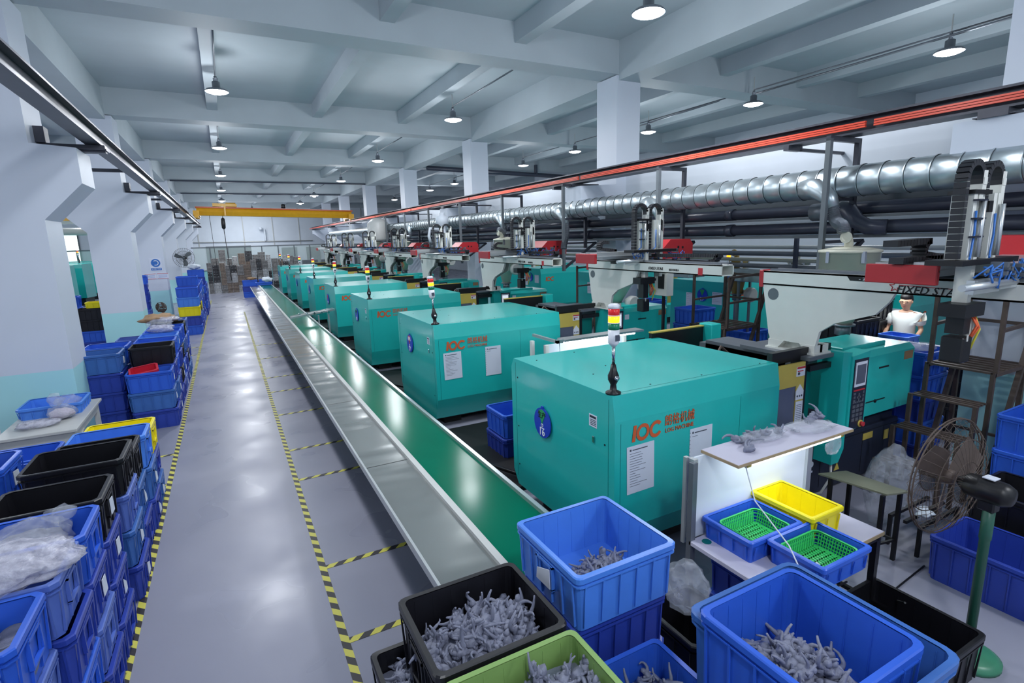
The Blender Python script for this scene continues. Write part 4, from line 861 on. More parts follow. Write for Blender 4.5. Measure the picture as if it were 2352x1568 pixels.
# ------------------------------------------------------------------ crates
def crate(x0, y0, z0, Lx, Ly, H, col, label, group=None, slot=None, det=1, paper=False, rz=0.0, ribs=True, r=0.035):
    """open plastic crate; x0,y0 = low corner of the rim"""
    t = thing('plastic_crate', label, 'crate', (x0+Lx/2, y0+Ly/2, z0), rz, group)
    m = CR[col]; k = (round(Lx, 3), round(Ly, 3), round(H, 3), det, r); tp = 0.965
    def body(b):
        w_ = 0.012; a, c = Lx-0.03, Ly-0.03; s = 3 if det > 1 else 1
        loft(b, [ringpts(a*tp, c*tp, r, 0.0, s), ringpts(a, c, r, H-0.01, s), ringpts(a-2*w_, c-2*w_, r*0.8, H-0.01, s), ringpts(a*tp-2*w_, c*tp-2*w_, r*0.8, 0.014, s)])
        R0 = [b.v(p) for p in ringpts(a*tp, c*tp, r, 0.0, s)]; b.f(R0[::-1])
        R1 = [b.v(p) for p in ringpts(a*tp-2*w_, c*tp-2*w_, r*0.8, 0.014, s)]; b.f(R1)
        if ribs:
            nx, ny = max(3, int(Lx/0.11)), max(3, int(Ly/0.11))
            def rib(px, py, dx, dy):
                e = 0.006
                for (zz0, zz1) in ((0.02, H-0.05),):
                    kx, ky = (a*tp/2, c*tp/2)
                    if dx: # rib on +-X side at py
                        s0, s1 = kx*dx, (a/2)*dx
                        vs = [(s0-0.002*dx, py-0.005, zz0), (s0-0.002*dx, py+0.005, zz0), (s1+0.008*dx, py+0.005, zz1), (s1+0.008*dx, py-0.005, zz1)]
                        vb = [(s0+0.012*dx, py-0.005, zz0), (s0+0.012*dx, py+0.005, zz0), (s1+0.014*dx, py+0.005, zz1), (s1+0.014*dx, py-0.005, zz1)]
                    else:
                        s0, s1 = ky*dy, (c/2)*dy
                        vs = [(px-0.005, s0-0.002*dy, zz0), (px+0.005, s0-0.002*dy, zz0), (px+0.005, s1+0.008*dy, zz1), (px-0.005, s1+0.008*dy, zz1)]
                        vb = [(px-0.005, s0+0.012*dy, zz0), (px+0.005, s0+0.012*dy, zz0), (px+0.005, s1+0.014*dy, zz1), (px-0.005, s1+0.014*dy, zz1)]
                    A = [b.v(p) for p in vs]; B = [b.v(p) for p in vb]
                    b.f(B)
                    for q in range(4): b.f([A[q], A[(q+1) % 4], B[(q+1) % 4], B[q]])
            for i in range(nx):
                px = -a*tp/2+0.03+(a*tp-0.06)*i/(nx-1)
                for d_ in (-1, 1): rib(px, 0, 0, d_)
            for i in range(ny):
                py = -c*tp/2+0.03+(c*tp-0.06)*i/(ny-1)
                for d_ in (-1, 1): rib(0, py, d_, 0)
        if det > 1:  # faint seams inside
            nx, ny = max(3, int(Lx/0.11)), max(3, int(Ly/0.11))
            for i in range(nx):
                px = -a*tp/2+0.06+(a*tp-0.12)*i/(nx-1)
                for d_ in (-1, 1): b.bar((px, d_*(c*tp/2-w_-0.0005), 0.02), (px, d_*(c/2-w_-0.0005), H-0.03), 0.004, 0.003)
            for i in range(ny):
                py = -c*tp/2+0.06+(c*tp-0.12)*i/(ny-1)
                for d_ in (-1, 1): b.bar((d_*(a*tp/2-w_-0.0005), py, 0.02), (d_*(a/2-w_-0.0005), py, H-0.03), 0.004, 0.003)
        return b
    part('crate_body', t, m, body, key=('crb', k, ribs))
    def rim(b):
        a, c = Lx, Ly; s = 3 if det > 1 else 1
        loft(b, [ringpts(a-0.06, c-0.06, r*0.8, H-0.002, s), ringpts(a-0.012, c-0.012, r, H, s), ringpts(a, c, r, H-0.006, s), ringpts(a, c, r, H-0.034, s), ringpts(a-0.03, c-0.03, r, H-0.034, s)])
        if H > 0.28:
            loft(b, [ringpts(a-0.03, c-0.03, r, H-0.052, s), ringpts(a-0.004, c-0.004, r, H-0.052, s), ringpts(a-0.004, c-0.004, r, H-0.060, s), ringpts(a-0.03, c-0.03, r, H-0.060, s)])
        return b
    part('crate_rim', t, m, rim, key=('crr', k))
    if slot:
        sx = {'-X': (-1, 0), '+X': (1, 0)}[slot][0]
        xx = sx*Lx/2
        part('label_holder', t, m, lambda b: [b.box(*q) for q in (((xx, -0.085, H*0.34), (xx-sx*0.02, -0.072, H*0.78)), ((xx, 0.072, H*0.34), (xx-sx*0.02, 0.085, H*0.78)), ((xx, -0.085, H*0.74), (xx-sx*0.02, 0.085, H*0.79)), ((xx, -0.085, H*0.32), (xx-sx*0.02, 0.085, H*0.36)))] and b, key=('lh', k, sx))
        if paper:
            a0 = rnd.uniform(-0.03, 0.02); a1 = rnd.uniform(0.04, 0.075)
            part('paper_label', t, PAPER, lambda b: b.prism([(-0.05+a0, H*0.36), (a1, H*0.34), (a1-0.01, H*rnd.uniform(0.5, 0.7)), (-0.045+a0, H*0.72)], 'yz', xx+sx*0.002, xx+sx*0.006), label='torn paper label')
    return t
def icos(b, c, s, noise, seed, sub=2):
    rr = random.Random(seed); me = bmesh.ops.create_icosphere(b.bm, subdivisions=sub, radius=1.0)
    fr = [(rr.uniform(2, 6), rr.uniform(2, 6), rr.uniform(0, 6)) for _ in range(4)]
    for v in me['verts']:
        p = v.co.copy(); n = 0
        for i, (f1, f2, ph) in enumerate(fr): n += math.sin(p.x*f1+p.y*f2+ph+i)*math.cos(p.z*f2-p.x*f1*0.7+ph)
        p *= 1+noise*n/2+rr.uniform(-noise, noise)*0.5
        v.co = Vector((c[0]+p.x*s[0], c[1]+p.y*s[1], c[2]+p.z*s[2]))
    for v in me['verts']:
        for f in v.link_faces: f.smooth = True
    return b
def bag(x, y, z, sx, sy, sz, label, m=None, seed=1, name='plastic_bag', neck=None, fill=None, noise=0.22):
    t = thing(name, label, 'bag', (x, y, z), group=None)
    part('bag_film', t, m or BAG, lambda b: icos(b, (0, 0, sz*0.5), (sx/2, sy/2, sz/2), noise, seed, 3))
    if neck: part('bag_neck', t, m or BAG, lambda b: icos(b, neck[:3], neck[3:], noise*1.4, seed+5, 2))
    if fill: part('bag_contents', t, fill, lambda b: icos(b, (0, 0, sz*0.38), (sx*0.42, sy*0.42, sz*0.34), 0.12, seed+9, 3), stuff=True)
    return t
LEV = ['bottom', 'second', 'third', 'fourth', 'fifth', 'sixth', 'seventh']
def stack(x0, y0, cols, where, Lx=0.655, Ly=0.50, H=0.325, group='crates stacked along the left of the aisle', z=0.0, slot='+X', jit=0.012):
    n = len(cols)
    for i, c_ in enumerate(cols):
        last = i == n-1
        if c_ == 'blue' and x0 < 0 and not last: c_ = rnd.choice(('blue', 'blue', 'deep', 'grey', 'steel', 'deep'))
        pos = 'topmost' if last and n > 1 else ('bottom' if i == 0 else LEV[i]+' up')
        if n == 1: pos = 'single'
        crate(x0+rnd.uniform(-jit, jit), y0+rnd.uniform(-jit/2, jit/2), z+i*H, Lx, Ly, H+(0.0 if last else -0.004), c_, '%s crate, %s of the stack %s' % (CNAME[c_], pos, where), group, slot=slot, paper=rnd.random() < 0.32)

# left aisle, near group
stack(-1.70, 1.72, ['blue', 'blue', 'blue', 'deep'], 'nearest the lower left corner')
stack(-1.68, 2.24, ['black', 'deep', 'blue', 'blue'], 'second from the lower left corner')
stack(-1.66, 2.80, ['black', 'black', 'blue', 'blue'], 'with grey discs, third from lower left corner')
stack(-1.61, 3.32, ['black', 'blue', 'deep', 'grey'], 'under the long milky film')
stack(-1.61, 3.82, ['deep', 'blue', 'blue', 'blue'], 'topped by bags of discs')
stack(-1.61, 4.36, ['deep', 'deep', 'deep', 'black'], 'nearer of two black-topped, left tape', Ly=0.52, jit=0.006)
stack(-1.62, 5.16, ['deep', 'blue', 'grey', 'black'], 'with the wide black top, left tape', Lx=0.68, Ly=0.56, jit=0.006)
stack(-1.64, 5.86, ['deep', 'blue', 'black'], 'just behind the wide black crate', Lx=0.66, Ly=0.56, H=0.375, jit=0.006)
stack(-1.64, 6.46, ['deep', 'steel', 'light'], 'with light blue top before the yellow crate', Lx=0.69, H=0.36, jit=0.006)
stack(-1.63, 7.02, ['steel', 'blue', 'yellow'], 'ending in the yellow crate', Lx=0.66, Ly=0.5, H=0.33, jit=0.006)
for i, (y, cs) in enumerate(((2.3, 4), (2.9, 4), (3.5, 4), (4.1, 4), (4.75, 3), (5.4, 4), (6.0, 3), (6.6, 3))):
    stack(-2.42, y, ['blue', 'deep', 'blue', 'light'][:cs-1]+['blue'], 'in the inner left row, %s away' % ORD[i], Ly=0.53)
bag(-2.1, 5.65, 1.08, 0.5, 0.42, 0.2, 'crumpled pale bags in an inner left-row crate beside the black crate', BAGP, 11)
bag(-2.15, 6.25, 0.80, 0.5, 0.4, 0.16, 'crumpled pale bag in the inner crate beyond the black crate', BAGP, 12)
bag(-1.28, 4.07, 1.12, 0.46, 0.40, 0.23, 'clear bag of grey discs at the right of the crate with bags', BAG, 13, fill=TOYG, neck=(0.16, 0.1, 0.22, 0.08, 0.08, 0.05))
bag(-1.75, 4.0, 1.10, 0.40, 0.38, 0.22, 'clear bag of grey discs at the left of the crate with bags', BAG, 14, fill=TOYG)
tag(part('film_bag', None, BAGP, lambda b: icos(b, (-1.27, 3.56, 1.335), (0.36, 0.25, 0.09), 0.16, 21, 4)), 'long milky plastic film bag draped over a left-tape crate', 'bag')
# discs in the near crate
disc_pts = []
for i in range(16):
    x = -1.50+0.13*(i % 4)+rnd.uniform(-0.03, 0.03); y = 2.93+0.09*(i//4)+rnd.uniform(-0.02, 0.02)
    o = part('grey_disc', None, TOYG, lambda b: b.lathe([(0.0, 0), (0.055, 0), (0.062, 0.006), (0.055, 0.012), (0.04, 0.008), (0.0, 0.008)], 18, cap=False), key='gd', loc=(x, y, 1.145+rnd.uniform(0, 0.04)), rot=(rnd.uniform(-0.3, 0.3), rnd.uniform(-0.3, 0.3), 0))
    tag(o, 'grey moulded disc lying in the bright blue crate at the lower left', 'part', 'grey discs in the near left crate')
part('disc_heap', None, TOYG, lambda b: icos(b, (-1.3, 3.05, 1.03), (0.28, 0.21, 0.12), 0.1, 3, 3), stuff=True); tag(bpy.data.objects['disc_heap'], 'heap of grey parts filling the bright blue crate at lower left', 'heap')
# middle group
cols = {0: ['blue', 'blue', 'blue'], 1: ['deep', 'blue', 'blue', 'black'], 2: ['deep', 'blue', 'blue', 'blue'], 3: ['deep', 'black', 'blue', 'light'], 4: ['blue', 'blue', 'black', 'blue'], 5: ['deep', 'blue', 'blue', 'blue'],
        6: ['blue', 'black', 'blue', 'black'], 7: ['blue', 'deep', 'blue', 'grey']}
names = ['holding the red basket', 'right behind the red basket', 'third in the middle left group', 'fourth in the middle left group', 'fifth in the middle left group', 'sixth in the middle left group', 'under the brown paper', 'farthest in the middle left group']
for i in range(8): stack(-1.66, 10.35+0.62*i, cols[i], names[i], Ly=0.54)
cr_ = crate(-1.62, 10.42, 0.80, 0.42, 0.30, 0.12, 'red', 'small red basket tilted inside the blue crate at the left tape', det=1); cr_.rotation_euler = (0.25, -0.12, 0.1); cr_.location.z = 0.9
for i, c_ in enumerate((['deep', 'deep', 'blue', 'steel'], ['blue', 'deep', 'blue', 'blue'], ['blue', 'black', 'black'], ['blue', 'blue', 'blue'], ['blue', 'black', 'grey'], ['blue', 'deep', 'grey'])):
    stack(-2.38, 10.65+0.75*i, c_, 'beside the nearest pillar, %s away' % ORD[i], Ly=0.6)
bag(-1.32, 12.9, 1.28, 0.45, 0.4, 0.16, 'clear crumpled bags on the light blue crate in the middle left group', BAGP, 31)
bag(-1.4, 13.6, 1.28, 0.5, 0.4, 0.2, 'clear bags bulging from a blue crate in the middle left group', BAG, 32)
tag(part('paper_sheets', None, CARD, lambda b: icos(b, (-1.5, 14.5, 1.38), (0.33, 0.4, 0.11), 0.3, 41, 3)), 'crumpled brown paper on the black crate in the middle left group', 'paper')
tag(part('folded_cloth', None, BAGP, lambda b: icos(b, (-1.3, 14.2, 1.40), (0.26, 0.24, 0.05), 0.2, 42, 3)), 'flat white plastic sheet in front of the brown paper', 'bag')
# far group
far = (['blue', 'blue', 'yellow', 'light', 'blue'], ['blue', 'blue', 'black', 'blue', 'blue', 'blue'], ['deep', 'blue', 'yellow', 'blue', 'blue'], ['blue', 'blue', 'blue', 'blue', 'blue'], ['blue', 'deep', 'blue', 'blue', 'blue'], ['blue', 'blue', 'grey', 'blue', 'blue'],
       ['deep', 'blue', 'blue', 'blue'], ['blue', 'blue', 'blue', 'blue', 'deep', 'blue'], ['blue', 'blue', 'blue', 'blue'], ['deep', 'blue', 'blue', 'blue'])
for i, c_ in enumerate(far): stack(-1.62+(0.05 if i > 5 else 0), 21.1+0.95*i, c_, '%s in the far left group' % ORD[i], Ly=0.62)
bag(-1.3, 28.0, 1.96, 0.5, 0.5, 0.25, 'white sack on the far left crates', WHITE, 51)
# crates seen between the first two pillars
for i, (x, y, c_) in enumerate(((-3.55, 12.6, ['black', 'black']), (-3.5, 13.5, ['blue', 'blue', 'light']), (-4.1, 16.5, ['blue', 'deep', 'black']), (-3.25, 19.3, ['blue', 'blue', 'blue', 'blue']), (-3.95, 19.3, ['blue', 'blue', 'black', 'black']), (-4.65, 20.0, ['deep', 'blue', 'blue', 'blue', 'blue']), (-4.4, 15.0, ['blue', 'blue', 'blue']), (-3.4, 24.5, ['blue', 'blue', 'deep', 'blue', 'deep', 'blue']), (-3.4, 21.8, ['blue', 'blue', 'blue', 'blue', 'blue', 'blue']))):
    stack(x, y, c_, '%s among those in the left bay' % ORD[i], group='crates in the left bay', Ly=0.5)
crate(-3.75, 19.35, 1.31, 0.5, 0.4, 0.17, 'yellow', 'shallow yellow crate on crates seen between the first pillars')
bag(-3.2, 13.75, 0.93, 0.5, 0.4, 0.28, 'milky bags in the light blue crate seen between the pillars', BAGP, 61)
crate(-3.05, 11.0, 0.64, 0.42, 0.42, 0.14, 'tan', 'small tan crate on the red one between the first pillars')
crate(-3.05, 11.0, 0.46, 0.42, 0.42, 0.17, 'red', 'small red crate under the tan one between the first pillars')
crate(-3.1, 10.98, 0.0, 0.5, 0.5, 0.46, 'deep', 'dark blue bin under the small red and tan crates')
# stack beside the first pillar at the far left edge
stack(-3.55, 8.2, ['deep', 'deep', 'black', 'blue'], 'behind the table, at left edge', Lx=0.6, Ly=0.6)

# table with low crate and bags of pellets
t = thing('work_table', 'grey-white wooden table in front of the first pillar', 'table', (-2.75, 8.36, 0))
part('table_top', t, LGREY, lambda b: b.box((0, 0, 0.71), (0.82, 1.6, 0.75), 0.006))
for x in (0.04, 0.72):
    for y in (0.06, 1.48): part('leg', t, LGREY, lambda b: b.box((0, 0, 0), (0.06, 0.06, 0.71)), key='tl', loc=(x, y, 0))
part('table_apron', t, LGREY, lambda b: (b.box((0.05, 0.04, 0.58), (0.77, 0.07, 0.71)), b.box((0.74, 0.06, 0.58), (0.77, 1.5, 0.71)), b.bar((0.76, 0.1, 0.3), (0.76, 0.5, 0.6), 0.05), b.bar((0.76, 0.8, 0.3), (0.76, 0.5, 0.6), 0.05))[0])
crate(-2.72, 9.15, 0.75, 0.72, 0.62, 0.16, 'light', 'shallow light blue crate lying on the grey-white table')
bag(-2.2, 9.0, 0.75, 0.34, 0.28, 0.2, 'clear bag of pale lilac pellets standing on the table', BAG, 71, fill=PELLET, neck=(-0.05, 0.02, 0.27, 0.09, 0.06, 0.09))
bag(-2.38, 8.75, 0.75, 0.46, 0.26, 0.09, 'flat milky bag lying on the table in front of the pellet bag', BAGP, 72)
bag(-2.2, 9.4, 0.79, 0.3, 0.25, 0.2, 'clear bag inside the shallow crate on the table', BAG, 73)

# far end crates at the conveyor end
stack(0.68, 34.1, ['blue', 'deep', 'blue'], 'left at the far conveyor end', group='crates at the far end of the conveyor', Lx=0.8, Ly=0.7)
stack(1.55, 34.1, ['deep', 'blue', 'blue'], 'right at the far conveyor end', group='crates at the far end of the conveyor', Lx=0.7, Ly=0.7)
crate(1.3, 32.4, 0.79, 0.8, 0.5, 0.14, 'blue', 'shallow blue crate lying on the far end of the green belt')
bag(1.2, 34.4, 0.98, 0.5, 0.4, 0.16, 'crumpled cream paper on the crates at the far conveyor end', CARD, 81)
bag(1.9, 32.6, 0.9, 0.5, 0.5, 0.3, 'white sack over the far end of the green belt', WHITE, 82)

# toy part pieces
def piece_mesh(seed):
    b = MB(); rr = random.Random(seed)
    icos(b, (0, 0, 0), (0.036, 0.023, 0.019), 0.28, seed, 2)
    icos(b, (0.034, 0.012, 0.006), (0.021, 0.017, 0.015), 0.3, seed+1, 1)
    for k in range(rr.choice((2, 3))):
        p = Vector((rr.uniform(-0.02, 0.02), rr.uniform(-0.01, 0.01), 0)); a = rr.uniform(0, 6.28); el = rr.uniform(-0.2, 0.8); pts = [p]; rs = [0.012]
        bend = rr.uniform(-0.7, 0.7); n = 6; L_ = rr.choice((0.010, 0.013, 0.018))
        for q in range(n):
            p = p+Vector((math.cos(a)*math.cos(el), math.sin(a)*math.cos(el), math.sin(el)))*L_; a += bend; el += rr.uniform(-0.2, 0.25); pts.append(p); rs.append(0.012*(1-0.7*(q+1)/n))
        b.tube(pts, rs, 6)
    for k in range(3):
        a = rr.uniform(0, 6.28); b.tube([(0.02*math.cos(a), 0.014*math.sin(a), 0), (0.036*math.cos(a), 0.03*math.sin(a), 0.012)], [0.011, 0.005], 5)
    me = b.mesh('moulded_part'); me.materials.append(TOYG); return me
PIECES = [piece_mesh(100+i) for i in range(8)]
def heap(cx, cy, z0, hx, hy, hgt, n, label, group, sx=1.0, peak=(0, 0)):
    def hf(u, v):
        du, dv = u-peak[0], v-peak[1]; return hgt*max(0.0, 1-(du*du+dv*dv)*0.75)
    def base(b):
        N_ = 12; g = [[b.v((cx+hx*(2*i/N_-1), cy+hy*(2*j/N_-1), z0+hf(2*i/N_-1, 2*j/N_-1)-0.015)) for j in range(N_+1)] for i in range(N_+1)]
        for i in range(N_):
            for j in range(N_): b.f([g[i][j], g[i+1][j], g[i+1][j+1], g[i][j+1]])
        return b
    o = part('parts_heap', None, TOYG, base, stuff=True); tag(o, 'buried mass of grey parts under the '+label, 'heap')
    for i in range(n):
        u, v = rnd.uniform(-0.95, 0.95), rnd.uniform(-0.95, 0.95)
        o = bpy.data.objects.new('moulded_part', PIECES[rnd.randrange(8)]); C.objects.link(o)
        o.location = (cx+hx*u, cy+hy*v, z0+hf(u, v)+rnd.uniform(-0.012, 0.022)); o.rotation_euler = (rnd.uniform(-0.9, 0.9), rnd.uniform(-0.9, 0.9), rnd.uniform(0, 6.28)); o.scale = (sx*rnd.uniform(0.85, 1.25),)*3
        tag(o, 'small grey moulded part in the '+label, 'part', group)

# near right group of crates ------------------------------------------------
G2 = 'crates stacked in the right foreground'
for i in range(3): crate(1.38, 2.02, 0.0+0.325*i, 0.66, 0.58, 0.32, 'deep', 'dark blue crate, %s under the bright light blue crate with few parts' % ('directly', 'second', 'third')[2-i], G2, det=1)
crate(1.37, 1.98, 0.975, 0.68, 0.66, 0.325, 'light', 'bright light blue crate holding few grey parts, at the belt end', G2, slot='-X', paper=True, det=2)
heap(1.78, 2.24, 1.01, 0.17, 0.15, 0.09, 40, 'bright light blue crate', 'grey parts in the light blue crate')
for i in range(3): crate(0.44, 2.04, 0.27*i, 0.66, 0.57, 0.27, ('blue', 'black', 'black')[i], '%s crate, %s left behind the black crate full of parts' % (('blue', 'black', 'black')[i], ('bottom one', 'middle one', 'topmost one, holding parts,')[i]), G2, slot='-X', det=2 if i == 2 else 1)
heap(0.55, 2.35, 0.70, 0.09, 0.22, 0.02, 22, 'black crate left behind the heaped one', 'grey parts in the low black crate')
for i in range(3): crate(0.50, 1.45, 0.27*i, 0.66, 0.57, 0.27, ('deep', 'black', 'blue')[i], '%s crate, %s below the near side of the heaped black crate' % (('dark blue', 'black', 'blue')[i], ('bottom one', 'middle one', 'topmost one')[i]), G2, slot='-X')
crate(0.57, 1.855, 0.81, 0.67, 0.585, 0.39, 'black', 'black crate heaped with grey parts, by the end of the tray', G2, slot='-X', det=2, r=0.04)
heap(0.90, 2.11, 1.02, 0.285, 0.24, 0.10, 120, 'black crate by the end of the tray', 'grey parts in the black crate', sx=1.05, peak=(0.1, 0.1))
for i in range(3): crate(0.66, 0.86, 0.28*i, 0.58, 0.57, 0.28, 'deep', 'dark blue crate, %s under the olive-green crate' % ('third', 'second', 'directly')[i], G2)
crate(0.58, 1.20, 0.84, 0.66, 0.63, 0.36, 'green', 'olive-green crate with grey parts at the bottom edge', G2, det=2)
heap(0.97, 1.53, 1.05, 0.25, 0.24, 0.08, 50, 'olive-green crate', 'grey parts in the olive-green crate', peak=(0.3, 0.4))
for i in range(2): crate(1.28, 1.30, 0.30*i, 0.5, 0.55, 0.30, 'deep', 'dark blue crate, %s under the small blue crate between the big ones' % ('second', 'directly')[i], G2)
crate(1.27, 1.28, 0.60, 0.52, 0.58, 0.30, 'blue', 'small blue crate with grey parts between the olive-green and the big blue crates', G2, det=2)
heap(1.53, 1.58, 0.76, 0.20, 0.22, 0.06, 34, 'small blue crate between the big ones', 'grey parts in the small blue crate')
for i in range(2): crate(1.84, 0.90, 0.42*i, 0.62, 0.66, 0.42, 'deep', 'dark blue crate, %s under the two nested big blue crates' % ('second', 'directly')[i], G2)
crate(1.72, 0.82, 0.86, 0.76, 0.78, 0.41, 'steel', 'outer big blue crate around the one heaped with parts', G2, det=2, r=0.06, ribs=False)
crate(1.70, 0.90, 0.92, 0.66, 0.62, 0.40, 'blue', 'inner big blue crate heaped with grey parts, lower right', G2, det=2, r=0.05)
heap(1.99, 1.18, 1.05, 0.21, 0.24, 0.14, 72, 'inner big blue crate', 'grey parts in the big blue crate', sx=1.1, peak=(-0.2, 0.0))
crate(3.52, 1.28, 0.0, 0.64, 0.72, 0.34, 'black', 'empty black crate on the floor by the green fan pole', G2, det=2, r=0.04)
crate(3.0, 1.24, 0.0, 0.50, 0.66, 0.36, 'red', 'red crate on the floor mostly hidden by the big blue crates', G2)
crate(5.05, 1.18, 0.0, 0.62, 0.86, 0.40, 'deep', 'empty dark blue crate on the floor at the right, behind the fan pole', G2, det=2)
crate(5.80, 1.5, 0.0, 0.66, 0.6, 0.33, 'black', 'black crate, lower one behind the empty dark blue crate', G2)
crate(5.80, 1.5, 0.33, 0.66, 0.6, 0.30, 'black', 'black crate, upper one behind the empty dark blue crate', G2)
for i in range(3): crate(6.25, 1.55, 0.33+0.33*i if False else 0.33*i, 0.62, 0.6, 0.33, 'blue', 'blue crate, %s in the stack at the right edge under the steps' % ('bottom', 'middle', 'topmost')[i] , G2) if False else None
for i in range(3): crate(6.70, 1.78, 0.37*i, 0.66, 0.5, 0.37, 'blue', 'blue crate, %s in the stack at the right edge of the frame' % ('bottom', 'middle', 'topmost')[i], G2)
for i in range(5): crate(8.9, 2.0, 0.4*i, 0.66, 0.5, 0.4, 'blue', 'blue crate, %s in the tall stack behind the right pillar' % (LEV[i]), 'crates in the right bay')
# crates beyond the nearest injection unit
for i in range(5): crate(7.35, 3.2, 0.295*i, 0.6, 0.62, 0.295, ('deep', 'blue', 'deep', 'blue', 'blue')[i], '%s crate, %s of the stack behind the nearest injection cover' % (CNAME[('deep', 'blue', 'deep', 'blue', 'blue')[i]], LEV[i]), 'crates in the right bay')
bag(7.65, 3.5, 1.44, 0.45, 0.45, 0.1, 'clear film on the stack behind the nearest injection cover', BAG, 91)
stack(8.3, 4.62, ['black', 'black', 'black', 'black'], 'in front of the worker', 0.7, 0.6, 0.40, 'crates in the right bay', slot=None)
stack(9.3, 4.95, ['black', 'black', 'black', 'black', 'black'], 'left of the worker', 0.7, 0.7, 0.36, 'crates in the right bay', slot=None)
stack(8.95, 3.2, ['black', 'black', 'black'], 'right of the worker', 0.6, 0.6, 0.41, 'crates in the right bay', slot=None)
stack(8.7, 8.2, ['blue', 'blue', 'blue', 'blue'], 'beyond the second stair', 0.7, 0.6, 0.34, 'crates in the right bay', slot=None)
stack(8.9, 9.9, ['blue', 'blue', 'blue', 'blue'], 'right of the second gripper', 0.7, 0.6, 0.34, 'crates in the right bay', slot=None)
stack(8.9, 7.0, ['blue', 'blue', 'blue'], 'left of the nearest pedestal', 0.7, 0.6, 0.34, 'crates in the right bay', slot=None)
# between machines 16 and 17
stack(3.02, 6.05, ['deep', 'blue'], 'between machines 16 and 17', 0.62, 0.6, 0.33, 'crates between the machines', slot=None)

# ------------------------------------------------------------------ packing bench at the nearest machine
t = thing('packing_bench', 'white packing bench with a lit shelf in front of the nearest machine', 'table', (2.80, 1.86, 0))
part('bench_top', t, LAMIN, lambda b: b.box((0, 0.09, 0.715), (1.34, 0.74, 0.75), 0.004))
part('bench_edge', t, BEIGEW, lambda b: b.box((-0.004, 0.086, 0.718), (1.344, 0.09, 0.746)))
for x, y, h in ((0.0, 0.1, 0.715), (1.28, 0.1, 0.715), (1.28, 0.70, 0.715), (0.0, 0.72, 1.36)):
    part('leg', t, GREYM if h > 1 else BLACK, lambda b, h=h: b.box((0, 0, 0), (0.045, 0.045, h)), key=('bl', h), loc=(x, y, 0))
part('bench_stretcher', t, BLACK, lambda b: (b.box((0, 0.1, 0.68), (1.3, 0.14, 0.715)), b.box((1.29, 0, 0.15), (1.32, 0.7, 0.18)))[0])
part('back_panel', t, WHITE, lambda b: b.box((0.05, 0.76, 0.74), (1.38, 0.775, 1.385)), label='white back panel')
[part('panel_frame', t, ALU, lambda b, q=q: b.box(*q)) for q in (((0.02, 0.735, 0.74), (0.06, 0.79, 1.38)), ((1.36, 0.735, 0.70), (1.42, 0.79, 1.38)), ((0.0, 0.79, 0.7), (0.03, 0.82, 1.385)))]
sh = part('shelf', t, LAMIN, lambda b: b.box((0.16, 0.47, 1.385), (1.50, 0.80, 1.41)), label='pale lilac shelf board')
part('shelf_edge', sh, BEIGEW, lambda b: (b.box((0.155, 0.466, 1.387), (1.50, 0.47, 1.408)), b.box((0.155, 0.47, 1.387), (0.16, 0.80, 1.408)), b.box((1.50, 0.47, 1.387), (1.504, 0.80, 1.408)))[0])
tl = part('tube_light', t, TUBEE, lambda b: b.lathe([(0.016, 0.34), (0.016, 1.40)], 10, (0, 0.52, 1.355), 'x'), label='glowing fluorescent tube')
part('tube_cap', tl, YEL, lambda b: (b.lathe([(0.018, 0.30), (0.018, 0.34)], 10, (0, 0.52, 1.355), 'x'), b.lathe([(0.018, 1.40), (0.018, 1.44)], 10, (0, 0.52, 1.355), 'x'))[0])
part('power_cord', t, WHITE, lambda b: b.tube([(0.30, 0.52, 1.35), (0.26, 0.40, 1.15), (0.22, 0.1, 0.98), (0.13, -0.1, 0.84), (0.05, -0.16, 0.70), (0.0, -0.1, 0.4), (-0.02, -0.12, 0.02)], 0.005, 6), label='thin white power cord')
part('cord_switch', t, WHITE, lambda b: icos(b, (0.12, -0.12, 0.83), (0.014, 0.014, 0.04), 0.0, 1, 2))
part('bench_cable', t, BLACK, lambda b: b.tube([(-0.02, 0.02, 0.70), (0.2, -0.02, 0.69), (0.4, -0.04, 0.66), (0.7, -0.02, 0.62)], 0.007, 6))
part('sticker', t, TEALD, lambda b: b.lathe([(0.035, 0.7502), (0.035, 0.752)], 16, (0.10, 0.66, 0)), label='small round green sticker')
def tubelight(x, y, z, L_, e, sx=0.04):
    l = bpy.data.lights.new('tube_fill', 'AREA'); l.shape = 'RECTANGLE'; l.size = L_; l.size_y = sx; l.energy = e; l.color = (0.9, 0.97, 1.0)
    o = bpy.data.objects.new('tube_fill', l); C.objects.link(o); o.location = (x, y, z); o.rotation_euler = (R(25), 0, 0); return o
tubelight(3.62, 2.37, 1.335, 0.9, 2.6)
crate(2.92, 2.16, 0.75, 0.56, 0.44, 0.165, 'blue', 'shallow blue crate on the bench against the white panel, holding a green basket', det=2, ribs=True, r=0.02)
crate(3.06, 1.74, 0.75, 0.52, 0.415, 0.165, 'blue', 'shallow blue crate on the bench edge, nearer one, holding a green basket', det=2, r=0.02)
crate(3.49, 2.10, 0.75, 0.38, 0.53, 0.21, 'yellow', 'yellow crate on the packing bench', det=2, r=0.02)
